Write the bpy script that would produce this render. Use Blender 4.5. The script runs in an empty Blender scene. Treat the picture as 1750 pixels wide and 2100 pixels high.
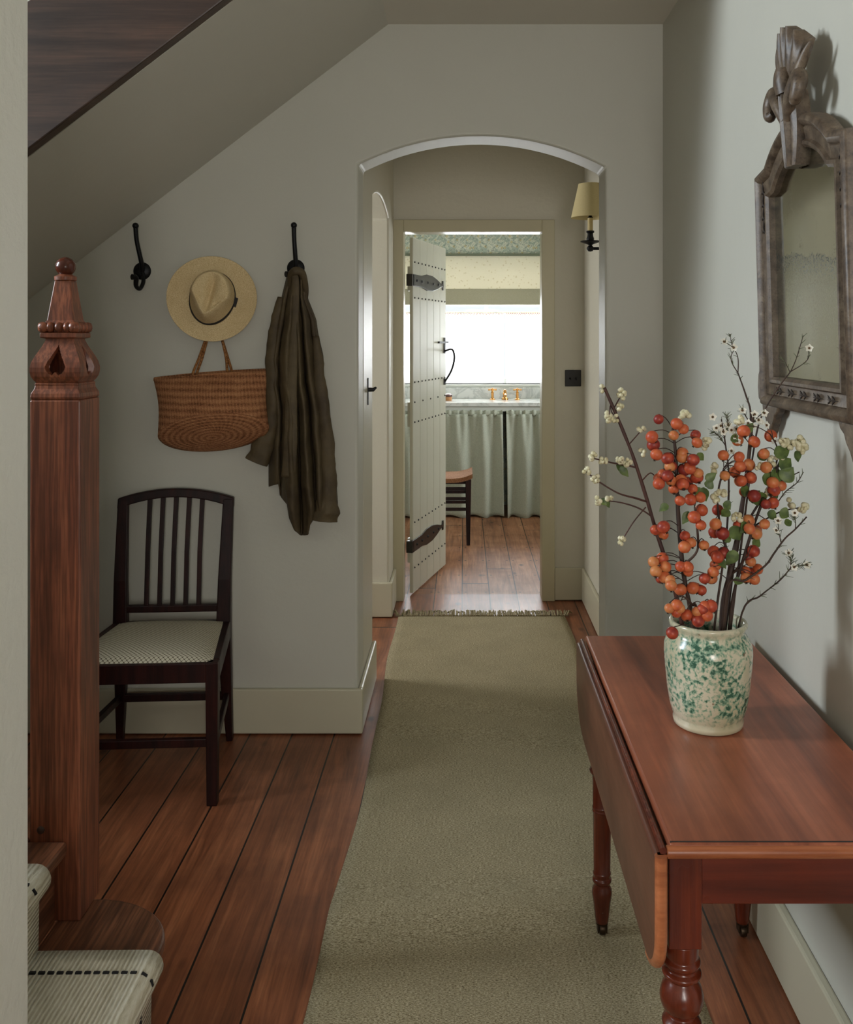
import bpy, bmesh, math, random
from mathutils import Vector, Matrix, noise as mnoise
random.seed(7)
C = bpy.context.scene.collection
sc = bpy.context.scene
PI = math.pi

# ------------------------------------------------------------------ camera
F = 1925.0; VPX = 952.0; VPY = 690.0; EYE = 1.48
cam_d = bpy.data.cameras.new('camera'); cam = bpy.data.objects.new('camera', cam_d); C.objects.link(cam)
cam.location = (0, 0, EYE); cam.rotation_euler = (PI / 2, 0, 0)
cam_d.sensor_fit = 'HORIZONTAL'; cam_d.sensor_width = 36.0; cam_d.lens = 36.0 * F / 1750.0
cam_d.shift_x = -(VPX - 875.0) / 1750.0; cam_d.shift_y = -(1050.0 - VPY) / 1750.0
cam_d.clip_start = 0.05
sc.camera = cam

def P(px, py, Y):
    return Vector(((px - VPX) * Y / F, Y, EYE - (py - VPY) * Y / F))

# ------------------------------------------------------------------ view, world, daylight
sc.view_settings.view_transform = 'Standard'
sc.view_settings.look = 'None'
sc.view_settings.gamma = 1.0
sc.view_settings.use_curve_mapping = False
sc.view_settings.exposure = -0.13
w = bpy.data.worlds.new('sky'); sc.world = w; w.use_nodes = True
wb = w.node_tree.nodes['Background']; wb.inputs[0].default_value = (0.86, 0.93, 1.0, 1); wb.inputs[1].default_value = 1.2

def daylight(name, loc, rot, sx, sy, power, col):
    d = bpy.data.lights.new(name, 'AREA'); d.shape = 'RECTANGLE'; d.size = sx; d.size_y = sy
    d.energy = power; d.color = col
    o = bpy.data.objects.new(name, d); C.objects.link(o); o.location = loc; o.rotation_euler = rot
    return o
# sky light falling in through the washroom window, the landing window and the glazed entrance, plus two added fill lamps
L_WASH, L_LAND, L_ENTR, L_LOBBY_FILL, L_SIDE_FILL = 165.0, 268.0, 78.0, 72.0, 46.0
daylight('washroom_daylight', (0.20, 8.62, 1.60), (-PI / 2, 0, 0), 1.9, 1.2, L_WASH, (0.95, 0.98, 1.0))
daylight('landing_daylight', (-3.88, 1.80, 2.72), (0, -PI / 2, 0), 1.6, 0.8, L_LAND, (0.83, 0.92, 1.0))
daylight('entrance_daylight', (0.37, -1.98, 1.45), (PI / 2, 0, 0), 0.72, 1.3, L_ENTR, (1.0, 0.97, 0.92))
daylight('washroom_side_fill', (2.34, 6.75, 1.6), (0, PI / 2, 0), 1.1, 1.2, L_SIDE_FILL, (0.95, 0.98, 1.0))  # added fill from an unseen side, lifts the washroom light
daylight('lobby_fill', (-2.68, 4.50, 1.55), (0, -PI / 2, 0), 1.1, 0.7, L_LOBBY_FILL, (0.97, 0.98, 1.0))  # added fill out of view, brightens the passage

# ------------------------------------------------------------------ helpers
ORG = {}
def thing(name, label, cat, loc=(0, 0, 0), group=None):
    o = bpy.data.objects.new(name, None); C.objects.link(o)
    o.empty_display_size = 0.05
    o.location = loc; o['label'] = label; o['category'] = cat
    if group: o['group'] = group
    ORG[o.name] = Vector(loc)
    return o

def obj(name, bm, m, parent=None, smooth=False, bevel=0.0, seg=2, solid=0.0, sub=0, label=None):
    bmesh.ops.recalc_face_normals(bm, faces=bm.faces[:])
    me = bpy.data.meshes.new(name)
    if parent is None:
        xs = [v.co for v in bm.verts]
        org = Vector(((min(v.x for v in xs) + max(v.x for v in xs)) / 2, (min(v.y for v in xs) + max(v.y for v in xs)) / 2, min(v.z for v in xs)))
    else:
        org = ORG[parent.name]
    bmesh.ops.translate(bm, verts=bm.verts[:], vec=-org)
    bm.to_mesh(me); bm.free()
    o = bpy.data.objects.new(name, me); C.objects.link(o)
    if parent is None: o.location = org
    else: o.parent = parent
    ORG[o.name] = org
    me.materials.append(m)
    if smooth:
        for p in me.polygons: p.use_smooth = True
        if smooth == 'auto':
            try: me.set_sharp_from_angle(angle=math.radians(38))
            except Exception: pass
    if solid:
        s = o.modifiers.new('solid', 'SOLIDIFY'); s.thickness = solid; s.offset = 0
    if bevel:
        b = o.modifiers.new('bevel', 'BEVEL'); b.width = bevel; b.segments = seg; b.limit_method = 'ANGLE'; b.angle_limit = math.radians(35)
    if sub:
        s = o.modifiers.new('sub', 'SUBSURF'); s.levels = sub; s.render_levels = sub
    if label: o['label'] = label
    return o

def tag(o, label, cat, group=None):
    o['label'] = label; o['category'] = cat
    if group: o['group'] = group
    return o

def struct(name, bm, m, **k):
    o = obj(name, bm, m, **k); o['kind'] = 'structure'
    return o

def B(): return bmesh.new()

def box(bm, x0, x1, y0, y1, z0, z1):
    vs = [bm.verts.new((x, y, z)) for x in (x0, x1) for y in (y0, y1) for z in (z0, z1)]
    for f in ((0, 1, 3, 2), (4, 6, 7, 5), (0, 4, 5, 1), (2, 3, 7, 6), (0, 2, 6, 4), (1, 5, 7, 3)):
        bm.faces.new([vs[i] for i in f])
    return bm

def prism(bm, poly, fn, a, b):
    """poly: list of 2-D points; fn(p, t) -> 3-D"""
    lo = [bm.verts.new(fn(p, a)) for p in poly]; hi = [bm.verts.new(fn(p, b)) for p in poly]
    n = len(poly)
    bm.faces.new(lo); bm.faces.new(hi[::-1])
    for i in range(n):
        bm.faces.new((lo[i], hi[i], hi[(i + 1) % n], lo[(i + 1) % n]))
    return bm
XZ = lambda p, t: (p[0], t, p[1])
YZ = lambda p, t: (t, p[0], p[1])
XY = lambda p, t: (p[0], p[1], t)

def lathe(bm, prof, c=(0, 0, 0), n=32, mat=None, ov=1.0):
    rings = []
    M = mat or Matrix.Identity(4)
    c = Vector(c)
    for r, z in prof:
        if r < 1e-5:
            rings.append([bm.verts.new(c + M @ Vector((0, 0, z)))])
        else:
            rings.append([bm.verts.new(c + M @ Vector((r * math.cos(2 * PI * i / n), ov * r * math.sin(2 * PI * i / n), z))) for i in range(n)])
    for a, b in zip(rings, rings[1:]):
        if len(a) == 1 and len(b) == 1: continue
        if len(a) == 1:
            for i in range(n): bm.faces.new((a[0], b[i], b[(i + 1) % n]))
        elif len(b) == 1:
            for i in range(n): bm.faces.new((a[i], b[0], a[(i + 1) % n]))
        else:
            for i in range(n): bm.faces.new((a[i], b[i], b[(i + 1) % n], a[(i + 1) % n]))
    if len(rings[0]) > 1: bm.faces.new(rings[0][::-1])
    if len(rings[-1]) > 1: bm.faces.new(rings[-1])
    return bm

def catmull(pts, k=4):
    pts = [Vector(p) for p in pts]
    out = []
    for i in range(len(pts) - 1):
        p0 = pts[max(i - 1, 0)]; p1 = pts[i]; p2 = pts[i + 1]; p3 = pts[min(i + 2, len(pts) - 1)]
        for j in range(k):
            t = j / k
            out.append(0.5 * ((2 * p1) + (p2 - p0) * t + (2 * p0 - 5 * p1 + 4 * p2 - p3) * t * t + (3 * p1 - p0 - 3 * p2 + p3) * t ** 3))
    out.append(pts[-1])
    return out

def tube(bm, pts, r, n=8, flat=None, wob=0.0):
    """r: number or list, flat: (axis vector, factor) squashes the section along an axis"""
    pts = [Vector(p) for p in pts]
    m = len(pts)
    if not isinstance(r, (list, tuple)): r = [r] * m
    if len(r) != m:
        r = [r[min(int(i * (len(r) - 1) / (m - 1)), len(r) - 2)] * (1 - (i * (len(r) - 1) / (m - 1) - min(int(i * (len(r) - 1) / (m - 1)), len(r) - 2))) +
             r[min(int(i * (len(r) - 1) / (m - 1)), len(r) - 2) + 1] * (i * (len(r) - 1) / (m - 1) - min(int(i * (len(r) - 1) / (m - 1)), len(r) - 2)) for i in range(m)]
    rings = []; u = None
    for i in range(m):
        t = (pts[min(i + 1, m - 1)] - pts[max(i - 1, 0)])
        if t.length < 1e-9: t = Vector((0, 0, 1))
        t.normalize()
        if u is None:
            u = t.orthogonal().normalized()
        u = (u - t * u.dot(t)).normalized()
        v = t.cross(u)
        ring = []
        for k in range(n):
            a = 2 * PI * k / n
            off = (u * math.cos(a) + v * math.sin(a)) * r[i]
            if wob: off *= 1 + wob * mnoise.noise((pts[i] + off) * 28)
            if flat: off -= flat[0] * off.dot(flat[0]) * (1 - flat[1])
            ring.append(bm.verts.new(pts[i] + off))
        rings.append(ring)
    for a, b in zip(rings, rings[1:]):
        for k in range(n): bm.faces.new((a[k], a[(k + 1) % n], b[(k + 1) % n], b[k]))
    bm.faces.new(rings[0][::-1]); bm.faces.new(rings[-1])
    return bm

def ball(bm, c, r, n=12, sq=(1, 1, 1)):
    prof = [(r * math.sin(PI * i / n) if 0 < i < n else 0, -r * math.cos(PI * i / n)) for i in range(n + 1)]
    return lathe(bm, prof, c, n + 4, Matrix.Diagonal((*sq, 1)))

def sheet(bm, fn, nu, nv):
    g = [[bm.verts.new(fn(i / nu, j / nv)) for i in range(nu + 1)] for j in range(nv + 1)]
    for j in range(nv):
        for i in range(nu): bm.faces.new((g[j][i], g[j][i + 1], g[j + 1][i + 1], g[j + 1][i]))
    return g

def lerp_tab(tab, x):
    if x <= tab[0][0]: return tab[0][1]
    for (a, va), (b, vb) in zip(tab, tab[1:]):
        if x <= b: return va + (vb - va) * (x - a) / (b - a)
    return tab[-1][1]

# ------------------------------------------------------------------ materials
def srgb(r, g, b):
    f = lambda c: (c / 255 / 12.92) if c / 255 <= 0.04045 else ((c / 255 + 0.055) / 1.055) ** 2.4
    return (f(r), f(g), f(b), 1)

class Mat:
    def __init__(s, name, col=(0.5, 0.5, 0.5, 1), rough=0.5, metal=0.0, spec=0.5):
        s.m = bpy.data.materials.new(name); s.m.use_nodes = True
        s.t = s.m.node_tree; s.b = s.t.nodes['Principled BSDF']
        s.b.inputs['Base Color'].default_value = col if len(col) == 4 else (*col, 1)
        s.b.inputs['Roughness'].default_value = rough; s.b.inputs['Metallic'].default_value = metal
        s.b.inputs['Specular IOR Level'].default_value = spec
        s._tc = None
    def n(s, typ, **k):
        x = s.t.nodes.new(typ)
        for a, v in k.items(): setattr(x, a, v)
        return x
    def l(s, a, b): s.t.links.new(a, b)
    def inp(s, node, i, v):
        if v is None: return
        if hasattr(v, 'is_linked') or isinstance(v, bpy.types.NodeSocket): s.l(v, node.inputs[i])
        else: node.inputs[i].default_value = v
    def co(s):
        if not s._tc: s._tc = s.n('ShaderNodeTexCoord')
        return s._tc.outputs['Object']
    def map(s, scale=(1, 1, 1), loc=(0, 0, 0), rot=(0, 0, 0), src=None):
        m = s.n('ShaderNodeMapping'); m.inputs['Scale'].default_value = scale; m.inputs['Location'].default_value = loc; m.inputs['Rotation'].default_value = rot
        s.l(src or s.co(), m.inputs[0]); return m.outputs[0]
    def noise(s, vec, scale, detail=4, rough=0.5, dist=0.0):
        x = s.n('ShaderNodeTexNoise'); s.l(vec, x.inputs['Vector']); x.inputs['Scale'].default_value = scale
        x.inputs['Detail'].default_value = detail; x.inputs['Roughness'].default_value = rough; x.inputs['Distortion'].default_value = dist
        return x.outputs[0]
    def wave(s, vec, scale, dist=0.0, dirn='X', typ='BANDS', detail=1):
        x = s.n('ShaderNodeTexWave'); x.wave_type = typ
        if typ == 'BANDS': x.bands_direction = dirn
        else: x.rings_direction = dirn
        s.l(vec, x.inputs['Vector']); x.inputs['Scale'].default_value = scale; x.inputs['Distortion'].default_value = dist; x.inputs['Detail'].default_value = detail
        return x.outputs[1]
    def vor(s, vec, scale, out=0, feat='F1'):
        x = s.n('ShaderNodeTexVoronoi'); x.feature = feat; s.l(vec, x.inputs['Vector']); x.inputs['Scale'].default_value = scale
        return x.outputs[out]
    def math(s, op, a, b=None, c=None, clamp=False):
        x = s.n('ShaderNodeMath', operation=op); x.use_clamp = clamp
        s.inp(x, 0, a); s.inp(x, 1, b); s.inp(x, 2, c)
        return x.outputs[0]
    def ramp(s, fac, stops, interp='LINEAR'):
        x = s.n('ShaderNodeValToRGB'); x.color_ramp.interpolation = interp
        e = x.color_ramp.elements
        while len(e) < len(stops): e.new(0.5)
        for el, (p, c) in zip(e, stops): el.position = p; el.color = c if len(c) == 4 else (*c, 1)
        s.l(fac, x.inputs[0]); return x.outputs[0]
    def mix(s, fac, a, b, mode='MIX'):
        x = s.n('ShaderNodeMix', data_type='RGBA', blend_type=mode)
        s.inp(x, 0, fac); s.inp(x, 6, a); s.inp(x, 7, b)
        return x.outputs[2]
    def bump(s, h, strength=0.2, dist=0.01):
        x = s.n('ShaderNodeBump'); x.inputs['Strength'].default_value = strength; x.inputs['Distance'].default_value = dist
        s.l(h, x.inputs['Height']); s.l(x.outputs[0], s.b.inputs['Normal']); return x
    def color(s, c): s.l(c, s.b.inputs['Base Color'])
    def rough(s, r): s.l(r, s.b.inputs['Roughness'])
    def sep(s, v=None):
        x = s.n('ShaderNodeSeparateXYZ'); s.l(v or s.co(), x.inputs[0]); return x.outputs

def paint(name, col, rough=0.5, bump=0.06, scale=14, var=0.05, spec=0.4):
    m = Mat(name, col, rough, spec=spec)
    nz = m.noise(m.co(), scale, 5, 0.6)
    lo = tuple(c * (1 - var) for c in col[:3]); hi = tuple(min(1, c * (1 + var)) for c in col[:3])
    m.color(m.ramp(m.noise(m.co(), 2.2, 4), [(0.3, lo), (0.7, hi)]))
    m.bump(nz, bump, 0.01)
    return m.m

def wood(name, dark, mid, light, axis='Z', scale=1.0, rough=0.38, fleck=0.35, spec=0.5):
    m = Mat(name, mid, rough, spec=spec)
    st = {'X': (1.6, 22, 22), 'Y': (22, 1.6, 22), 'Z': (22, 22, 1.6)}[axis]
    v = m.map(tuple(a * scale for a in st))
    n1 = m.noise(v, 1.0, 6, 0.62, 0.6)
    st2 = {'X': (5, 160, 160), 'Y': (160, 5, 160), 'Z': (160, 160, 5)}[axis]
    n2 = m.noise(m.map(tuple(a * scale for a in st2)), 1.0, 3, 0.6)
    n3 = m.noise(m.co(), 5.5, 4, 0.6)
    c = m.ramp(n1, [(0.28, dark), (0.5, mid), (0.74, light)])
    c = m.mix(m.math('MULTIPLY', m.ramp(n2, [(0.42, (1, 1, 1)), (0.6, (0, 0, 0))]), fleck), c, dark)
    c = m.mix(m.math('MULTIPLY', m.ramp(n3, [(0.4, (0, 0, 0)), (0.75, (1, 1, 1))]), 0.45), c, dark)
    m.color(c)
    m.rough(m.math('ADD', m.math('MULTIPLY', n3, 0.25), rough - 0.12))
    m.bump(n2, 0.12, 0.002)
    return m.m

def floor_mat(name, dark, mid, light, nails=False, rough=0.33):
    m = Mat(name, mid, rough, spec=0.3 if nails else 0.5)
    W = 0.157
    pos = m.n('ShaderNodeNewGeometry').outputs['Position']
    X, Y, Z = m.sep(pos)
    u = m.math('DIVIDE', m.math('ADD', X, -0.303 + W * 40), W)
    idx = m.math('FLOOR', u); fr = m.math('FRACT', u)
    wn = m.n('ShaderNodeTexWhiteNoise', noise_dimensions='1D'); m.l(idx, wn.inputs['W']); rnd = wn.outputs[0]
    # board ends
    yy = m.math('ADD', m.math('DIVIDE', Y, 4.6), m.math('MULTIPLY', rnd, 7.3))
    yf = m.math('FRACT', yy)
    wn2 = m.n('ShaderNodeTexWhiteNoise', noise_dimensions='1D'); m.l(m.math('ADD', m.math('FLOOR', yy), m.math('MULTIPLY', idx, 3.17)), wn2.inputs['W']); rnd2 = wn2.outputs[0]
    cb = m.n('ShaderNodeCombineXYZ')
    m.l(m.math('MULTIPLY', X, 26.0), cb.inputs[0]); m.l(m.math('MULTIPLY', Y, 1.7), cb.inputs[1]); m.l(m.math('MULTIPLY', rnd2, 60.0), cb.inputs[2])
    g1 = m.noise(cb.outputs[0], 1.0, 6, 0.65, 0.9)
    cb2 = m.n('ShaderNodeCombineXYZ')
    m.l(m.math('MULTIPLY', X, 150.0), cb2.inputs[0]); m.l(m.math('MULTIPLY', Y, 5.0), cb2.inputs[1]); m.l(m.math('MULTIPLY', rnd2, 33.0), cb2.inputs[2])
    g2 = m.noise(cb2.outputs[0], 1.0, 3, 0.6)
    blot = m.noise(pos, 3.4, 5, 0.62)
    c = m.ramp(g1, [(0.25, dark), (0.5, mid), (0.78, light)])
    c = m.mix(m.math('MULTIPLY', m.ramp(g2, [(0.35, (1, 1, 1)), (0.6, (0, 0, 0))]), 0.35), c, dark)
    c = m.mix(m.math('MULTIPLY', m.ramp(blot, [(0.42, (0, 0, 0)), (0.72, (1, 1, 1))]), 0.6), c, dark)
    hs = m.n('ShaderNodeHueSaturation'); m.l(c, hs.inputs['Color']); m.l(m.math('ADD', m.math('MULTIPLY', rnd2, 0.34), 0.80), hs.inputs['Value'])
    c = hs.outputs[0]
    # knots
    cb3 = m.n('ShaderNodeCombineXYZ'); m.l(m.math('MULTIPLY', X, 5.2), cb3.inputs[0]); m.l(m.math('MULTIPLY', Y, 2.7), cb3.inputs[1]); m.l(m.math('MULTIPLY', rnd2, 9), cb3.inputs[2])
    kn = m.vor(cb3.outputs[0], 1.0)
    knm = m.ramp(kn, [(0.05, (1, 1, 1)), (0.11, (0, 0, 0))])
    c = m.mix(m.math('MULTIPLY', knm, 0.8), c, tuple(x * 0.35 for x in dark[:3]) + (1,))
    # gaps between boards
    e = m.math('MINIMUM', fr, m.math('SUBTRACT', 1.0, fr))
    gap = m.math('LESS_THAN', e, 0.017)
    endj = m.math('LESS_THAN', m.math('MINIMUM', yf, m.math('SUBTRACT', 1.0, yf)), 0.0011)
    gap = m.math('MAXIMUM', gap, endj)
    if nails:
        ny = m.math('FRACT', m.math('DIVIDE', m.math('ADD', Y, 0.15), 0.385))
        dy = m.math('MULTIPLY', m.math('SUBTRACT', ny, 0.5), 0.385)
        dx = m.math('MULTIPLY', m.math('SUBTRACT', e, 0.13), W)
        d = m.math('SQRT', m.math('ADD', m.math('MULTIPLY', dx, dx), m.math('MULTIPLY', dy, dy)))
        gap = m.math('MAXIMUM', gap, m.math('LESS_THAN', d, 0.0075))
    c = m.mix(gap, c, (0.012, 0.008, 0.006, 1))
    m.color(c)
    m.rough(m.math('ADD', m.math('MULTIPLY', blot, 0.28), rough - 0.12))
    hgt = m.math('SUBTRACT', m.math('MULTIPLY', g2, 0.15), gap)
    m.bump(hgt, 0.35, 0.004)
    return m.m

M = {}
M['wall'] = paint('wall_plaster', srgb(197, 195, 183), 0.5, 0.08, 30, 0.02)
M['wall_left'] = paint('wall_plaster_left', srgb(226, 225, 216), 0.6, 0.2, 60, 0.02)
M['passage'] = paint('passage_plaster', srgb(206, 201, 184), 0.42, 0.16, 34, 0.02)
M['soffit'] = paint('soffit_plaster', srgb(198, 194, 182), 0.6, 0.10, 20, 0.02)
M['ceil'] = paint('ceiling_paint', srgb(214, 208, 195), 0.7, 0.06, 20, 0.02)
M['skirt'] = paint('skirting_paint', srgb(196, 190, 166), 0.33, 0.03, 9, 0.03)
M['casing'] = paint('casing_paint', srgb(190, 182, 152), 0.36, 0.03, 9, 0.03)
M['door'] = paint('door_paint', srgb(192, 190, 172), 0.32, 0.04, 12, 0.03)
M['white'] = paint('white_paint', srgb(225, 228, 220), 0.4, 0.03, 9, 0.02)
M['floor'] = floor_mat('floor_boards', srgb(88, 50, 33), srgb(154, 92, 60), srgb(192, 124, 84))
M['floor_w'] = floor_mat('washroom_boards', srgb(104, 66, 46), srgb(172, 118, 82), srgb(206, 158, 120), nails=True, rough=0.44)
M['newel'] = wood('newel_wood', srgb(76, 42, 30), srgb(150, 86, 60), srgb(186, 112, 78), 'Z', 1.0, 0.36, 0.6)
M['stringer'] = wood('string_wood', srgb(44, 31, 26), srgb(74, 54, 45), srgb(96, 70, 56), 'X', 0.9, 0.42, 0.4)
M['tread'] = wood('tread_wood', srgb(70, 42, 30), srgb(142, 92, 66), srgb(184, 124, 90), 'Y', 1.0, 0.33, 0.6)
M['chair'] = wood('chair_mahogany', srgb(20, 8, 7), srgb(40, 15, 12), srgb(66, 26, 19), 'Z', 1.2, 0.42, 0.3, 0.28)
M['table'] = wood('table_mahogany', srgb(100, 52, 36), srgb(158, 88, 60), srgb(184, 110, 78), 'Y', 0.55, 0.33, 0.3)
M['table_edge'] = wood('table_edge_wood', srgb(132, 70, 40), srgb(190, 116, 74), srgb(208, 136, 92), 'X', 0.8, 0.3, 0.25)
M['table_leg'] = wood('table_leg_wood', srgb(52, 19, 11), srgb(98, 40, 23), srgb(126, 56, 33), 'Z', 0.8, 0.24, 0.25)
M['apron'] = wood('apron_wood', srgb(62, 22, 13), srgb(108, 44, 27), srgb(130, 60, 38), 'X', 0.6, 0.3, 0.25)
M['iron'] = Mat('black_iron', (0.012, 0.012, 0.013), 0.45, 0.6).m
M['strap'] = Mat('dark_steel_strap', (0.05, 0.047, 0.045), 0.3, 0.75).m
M['brass'] = Mat('brass', srgb(206, 150, 84), 0.22, 1.0).m
M['caster'] = Mat('aged_brass', srgb(62, 48, 34), 0.4, 0.8).m

def m_mirror_frame():
    m = Mat('carved_frame_wood', srgb(96, 78, 64), 0.45)
    n1 = m.noise(m.map((30, 30, 30)), 1.0, 5, 0.7)
    n2 = m.noise(m.co(), 160, 3, 0.6)
    c = m.ramp(n1, [(0.3, srgb(54, 43, 34)), (0.52, srgb(92, 77, 62)), (0.75, srgb(124, 109, 90))])
    c = m.mix(m.ramp(n2, [(0.58, (0, 0, 0)), (0.7, (0.7, 0.7, 0.7))]), c, srgb(50, 38, 30))
    m.color(c); m.bump(n1, 0.25, 0.004); return m.m
M['frame'] = m_mirror_frame()

def m_mirror_glass():
    m = Mat('foxed_mirror', (0.7, 0.72, 0.66), 0.06, 1.0)
    co = m.co(); X, Y, Z = m.sep()
    nz = m.noise(co, 26, 6, 0.7); fine = m.noise(co, 220, 3, 0.7)
    low = m.noise(m.map((1, 7, 7)), 1.0, 3, 0.6)
    # tarnish line across the middle fading downwards
    zz = m.math('ADD', m.math('ADD', Z, m.math('MULTIPLY', Y, -0.10)), m.math('MULTIPLY', m.math('SUBTRACT', nz, 0.5), 0.06))
    band = m.ramp(m.math('MULTIPLY_ADD', zz, 2.2, 0.0), [(0.22, (0, 0, 0)), (0.62, (0.45, 0.45, 0.45)), (0.700, (1, 1, 1)), (0.722, (1.4, 1.4, 1.4)), (0.728, (0, 0, 0))])
    spots = m.ramp(fine, [(0.47, (0, 0, 0)), (0.62, (1, 1, 1))])
    f = m.math('MULTIPLY', band, m.math('ADD', m.math('MULTIPLY', spots, 0.75), 0.12))
    sp2 = m.math('MULTIPLY', m.ramp(nz, [(0.55, (0, 0, 0)), (0.7, (0.45, 0.45, 0.45))]), spots)
    f = m.math('MAXIMUM', f, sp2)
    m.color(m.mix(f, (0.56, 0.59, 0.53, 1), (0.10, 0.11, 0.105, 1)))
    m.rough(m.math('ADD', m.math('MULTIPLY', f, 0.4), m.math('ADD', m.math('MULTIPLY', low, 0.10), 0.05)))
    return m.m
M['mirror'] = m_mirror_glass()

def m_rug():
    m = Mat('flatweave_wool', srgb(150, 144, 122), 0.95, spec=0.1)
    v = m.map((1, 2.6, 1))
    n1 = m.noise(v, 170, 3, 0.75); n2 = m.noise(m.co(), 5, 4, 0.6); n3 = m.noise(v, 420, 2, 0.6)
    c = m.ramp(n1, [(0.36, srgb(102, 88, 62)), (0.5, srgb(180, 166, 132)), (0.66, srgb(224, 212, 180))])
    c = m.mix(m.math('MULTIPLY', m.ramp(n3, [(0.45, (0, 0, 0)), (0.65, (1, 1, 1))]), 0.4), c, srgb(100, 92, 74))
    c = m.mix(m.math('MULTIPLY', m.ramp(n2, [(0.4, (0, 0, 0)), (0.7, (1, 1, 1))]), 0.25), c, srgb(132, 124, 98))
    m.color(c); m.bump(m.math('ADD', n1, n3), 0.6, 0.003); return m.m
M['rug'] = m_rug()

def m_carpet():
    m = Mat('ribbed_stair_carpet', srgb(190, 182, 158), 0.95, spec=0.1)
    X, Y, Z = m.sep()
    s = m.math('ADD', X, Z)
    rib = m.math('SINE', m.math('MULTIPLY', s, 2 * PI / 0.0095))
    nz = m.noise(m.map((20, 4, 20)), 12, 3, 0.6)
    h = m.math('ADD', m.math('MULTIPLY', rib, 0.34), m.math('MULTIPLY', nz, 1.1))
    m.color(m.ramp(h, [(-0.0, srgb(184, 174, 148)), (0.6, srgb(224, 217, 196)), (1.0, srgb(240, 236, 220))]))
    m.bump(h, 0.7, 0.004); return m.m
M['carpet'] = m_carpet()
M['thread'] = Mat('black_thread', (0.012, 0.012, 0.014), 0.9).m

def m_seat():
    m = Mat('woven_seat_fabric', srgb(168, 158, 136), 0.9, spec=0.15)
    v1 = m.map((1, 1, 0), rot=(0, 0, PI / 4))
    X, Y, Z = m.sep(v1)
    k = 2 * PI / 0.021
    a = m.math('SINE', m.math('MULTIPLY', X, k)); b = m.math('SINE', m.math('MULTIPLY', Y, k))
    p = m.math('MULTIPLY', a, b)
    q = m.math('ABSOLUTE', p)
    c = m.ramp(q, [(0.05, srgb(96, 84, 66)), (0.30, srgb(206, 198, 176))])
    m.color(c); m.bump(m.noise(m.co(), 500, 2), 0.4, 0.001); return m.m
M['seat'] = m_seat()

def m_straw(name, a, b, c3, ring=False, scale=90):
    m = Mat(name, b, 0.85, spec=0.2)
    n1 = m.noise(m.map((1, 1, 1)), scale * 2.4, 3, 0.6)
    n2 = m.noise(m.co(), 14, 4, 0.6)
    c = m.ramp(n1, [(0.35, a), (0.5, b), (0.66, c3)])
    c = m.mix(m.math('MULTIPLY', m.ramp(n2, [(0.4, (0, 0, 0)), (0.75, (1, 1, 1))]), 0.35), c, a)
    m.color(c); m.bump(n1, 0.5, 0.002); return m.m
M['hat'] = m_straw('straw_hat_weave', srgb(196, 168, 122), srgb(220, 196, 150), srgb(232, 212, 170), scale=160)
M['ribbon'] = Mat('black_ribbon', (0.012, 0.010, 0.010), 0.7).m

def m_basket(rings):
    m = Mat('basket_weave_base' if rings else 'basket_weave', srgb(150, 96, 60), 0.8, spec=0.2)
    X, Y, Z = m.sep()
    n0 = m.noise(m.co(), 16, 3, 0.6)
    if rings:
        uv = m.n('ShaderNodeUVMap').outputs[0]
        U, V, _ = m.sep(uv)
        s = m.math('MULTIPLY', V, 2 * PI * 9)
        ang = m.math('MULTIPLY', U, 2 * PI * 46)
    else:
        s = m.math('MULTIPLY', m.math('ADD', Z, m.math('MULTIPLY', n0, 0.012)), 2 * PI / 0.024)
        ang = m.math('MULTIPLY', X, 2 * PI / 0.011)
    bnd = m.math('SINE', s); tw = m.math('SINE', m.math('ADD', ang, m.math('MULTIPLY', s, 0.5)))
    nz = m.noise(m.map((1, 1, 2.5)), 190, 4, 0.7)
    h = m.math('ADD', m.math('ADD', m.math('MULTIPLY', bnd, 0.10), m.math('MULTIPLY', tw, 0.05)), m.math('ADD', nz, m.math('MULTIPLY', m.math('SUBTRACT', n0, 0.5), 0.35)))
    m.color(m.ramp(h, [(0.24, srgb(104, 64, 42)), (0.5, srgb(184, 124, 84)), (0.78, srgb(220, 164, 118))]))
    m.bump(h, 0.9, 0.006); return m.m
M['basket'] = m_basket(False); M['basket_base'] = m_basket(True)
M['rope'] = m_straw('rope_handle', srgb(104, 66, 34), srgb(150, 102, 60), srgb(180, 130, 84), scale=60)

def m_coat():
    m = Mat('waxed_cotton', srgb(82, 70, 50), 0.62, spec=0.3)
    n1 = m.noise(m.co(), 9, 5, 0.6); n2 = m.noise(m.co(), 420, 2)
    m.color(m.ramp(n1, [(0.3, srgb(66, 54, 40)), (0.6, srgb(92, 79, 56)), (0.8, srgb(106, 90, 64))]))
    m.bump(m.math('ADD', m.math('MULTIPLY', n2, 0.15), n1), 0.35, 0.008); return m.m
M['coat'] = m_coat()

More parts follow.
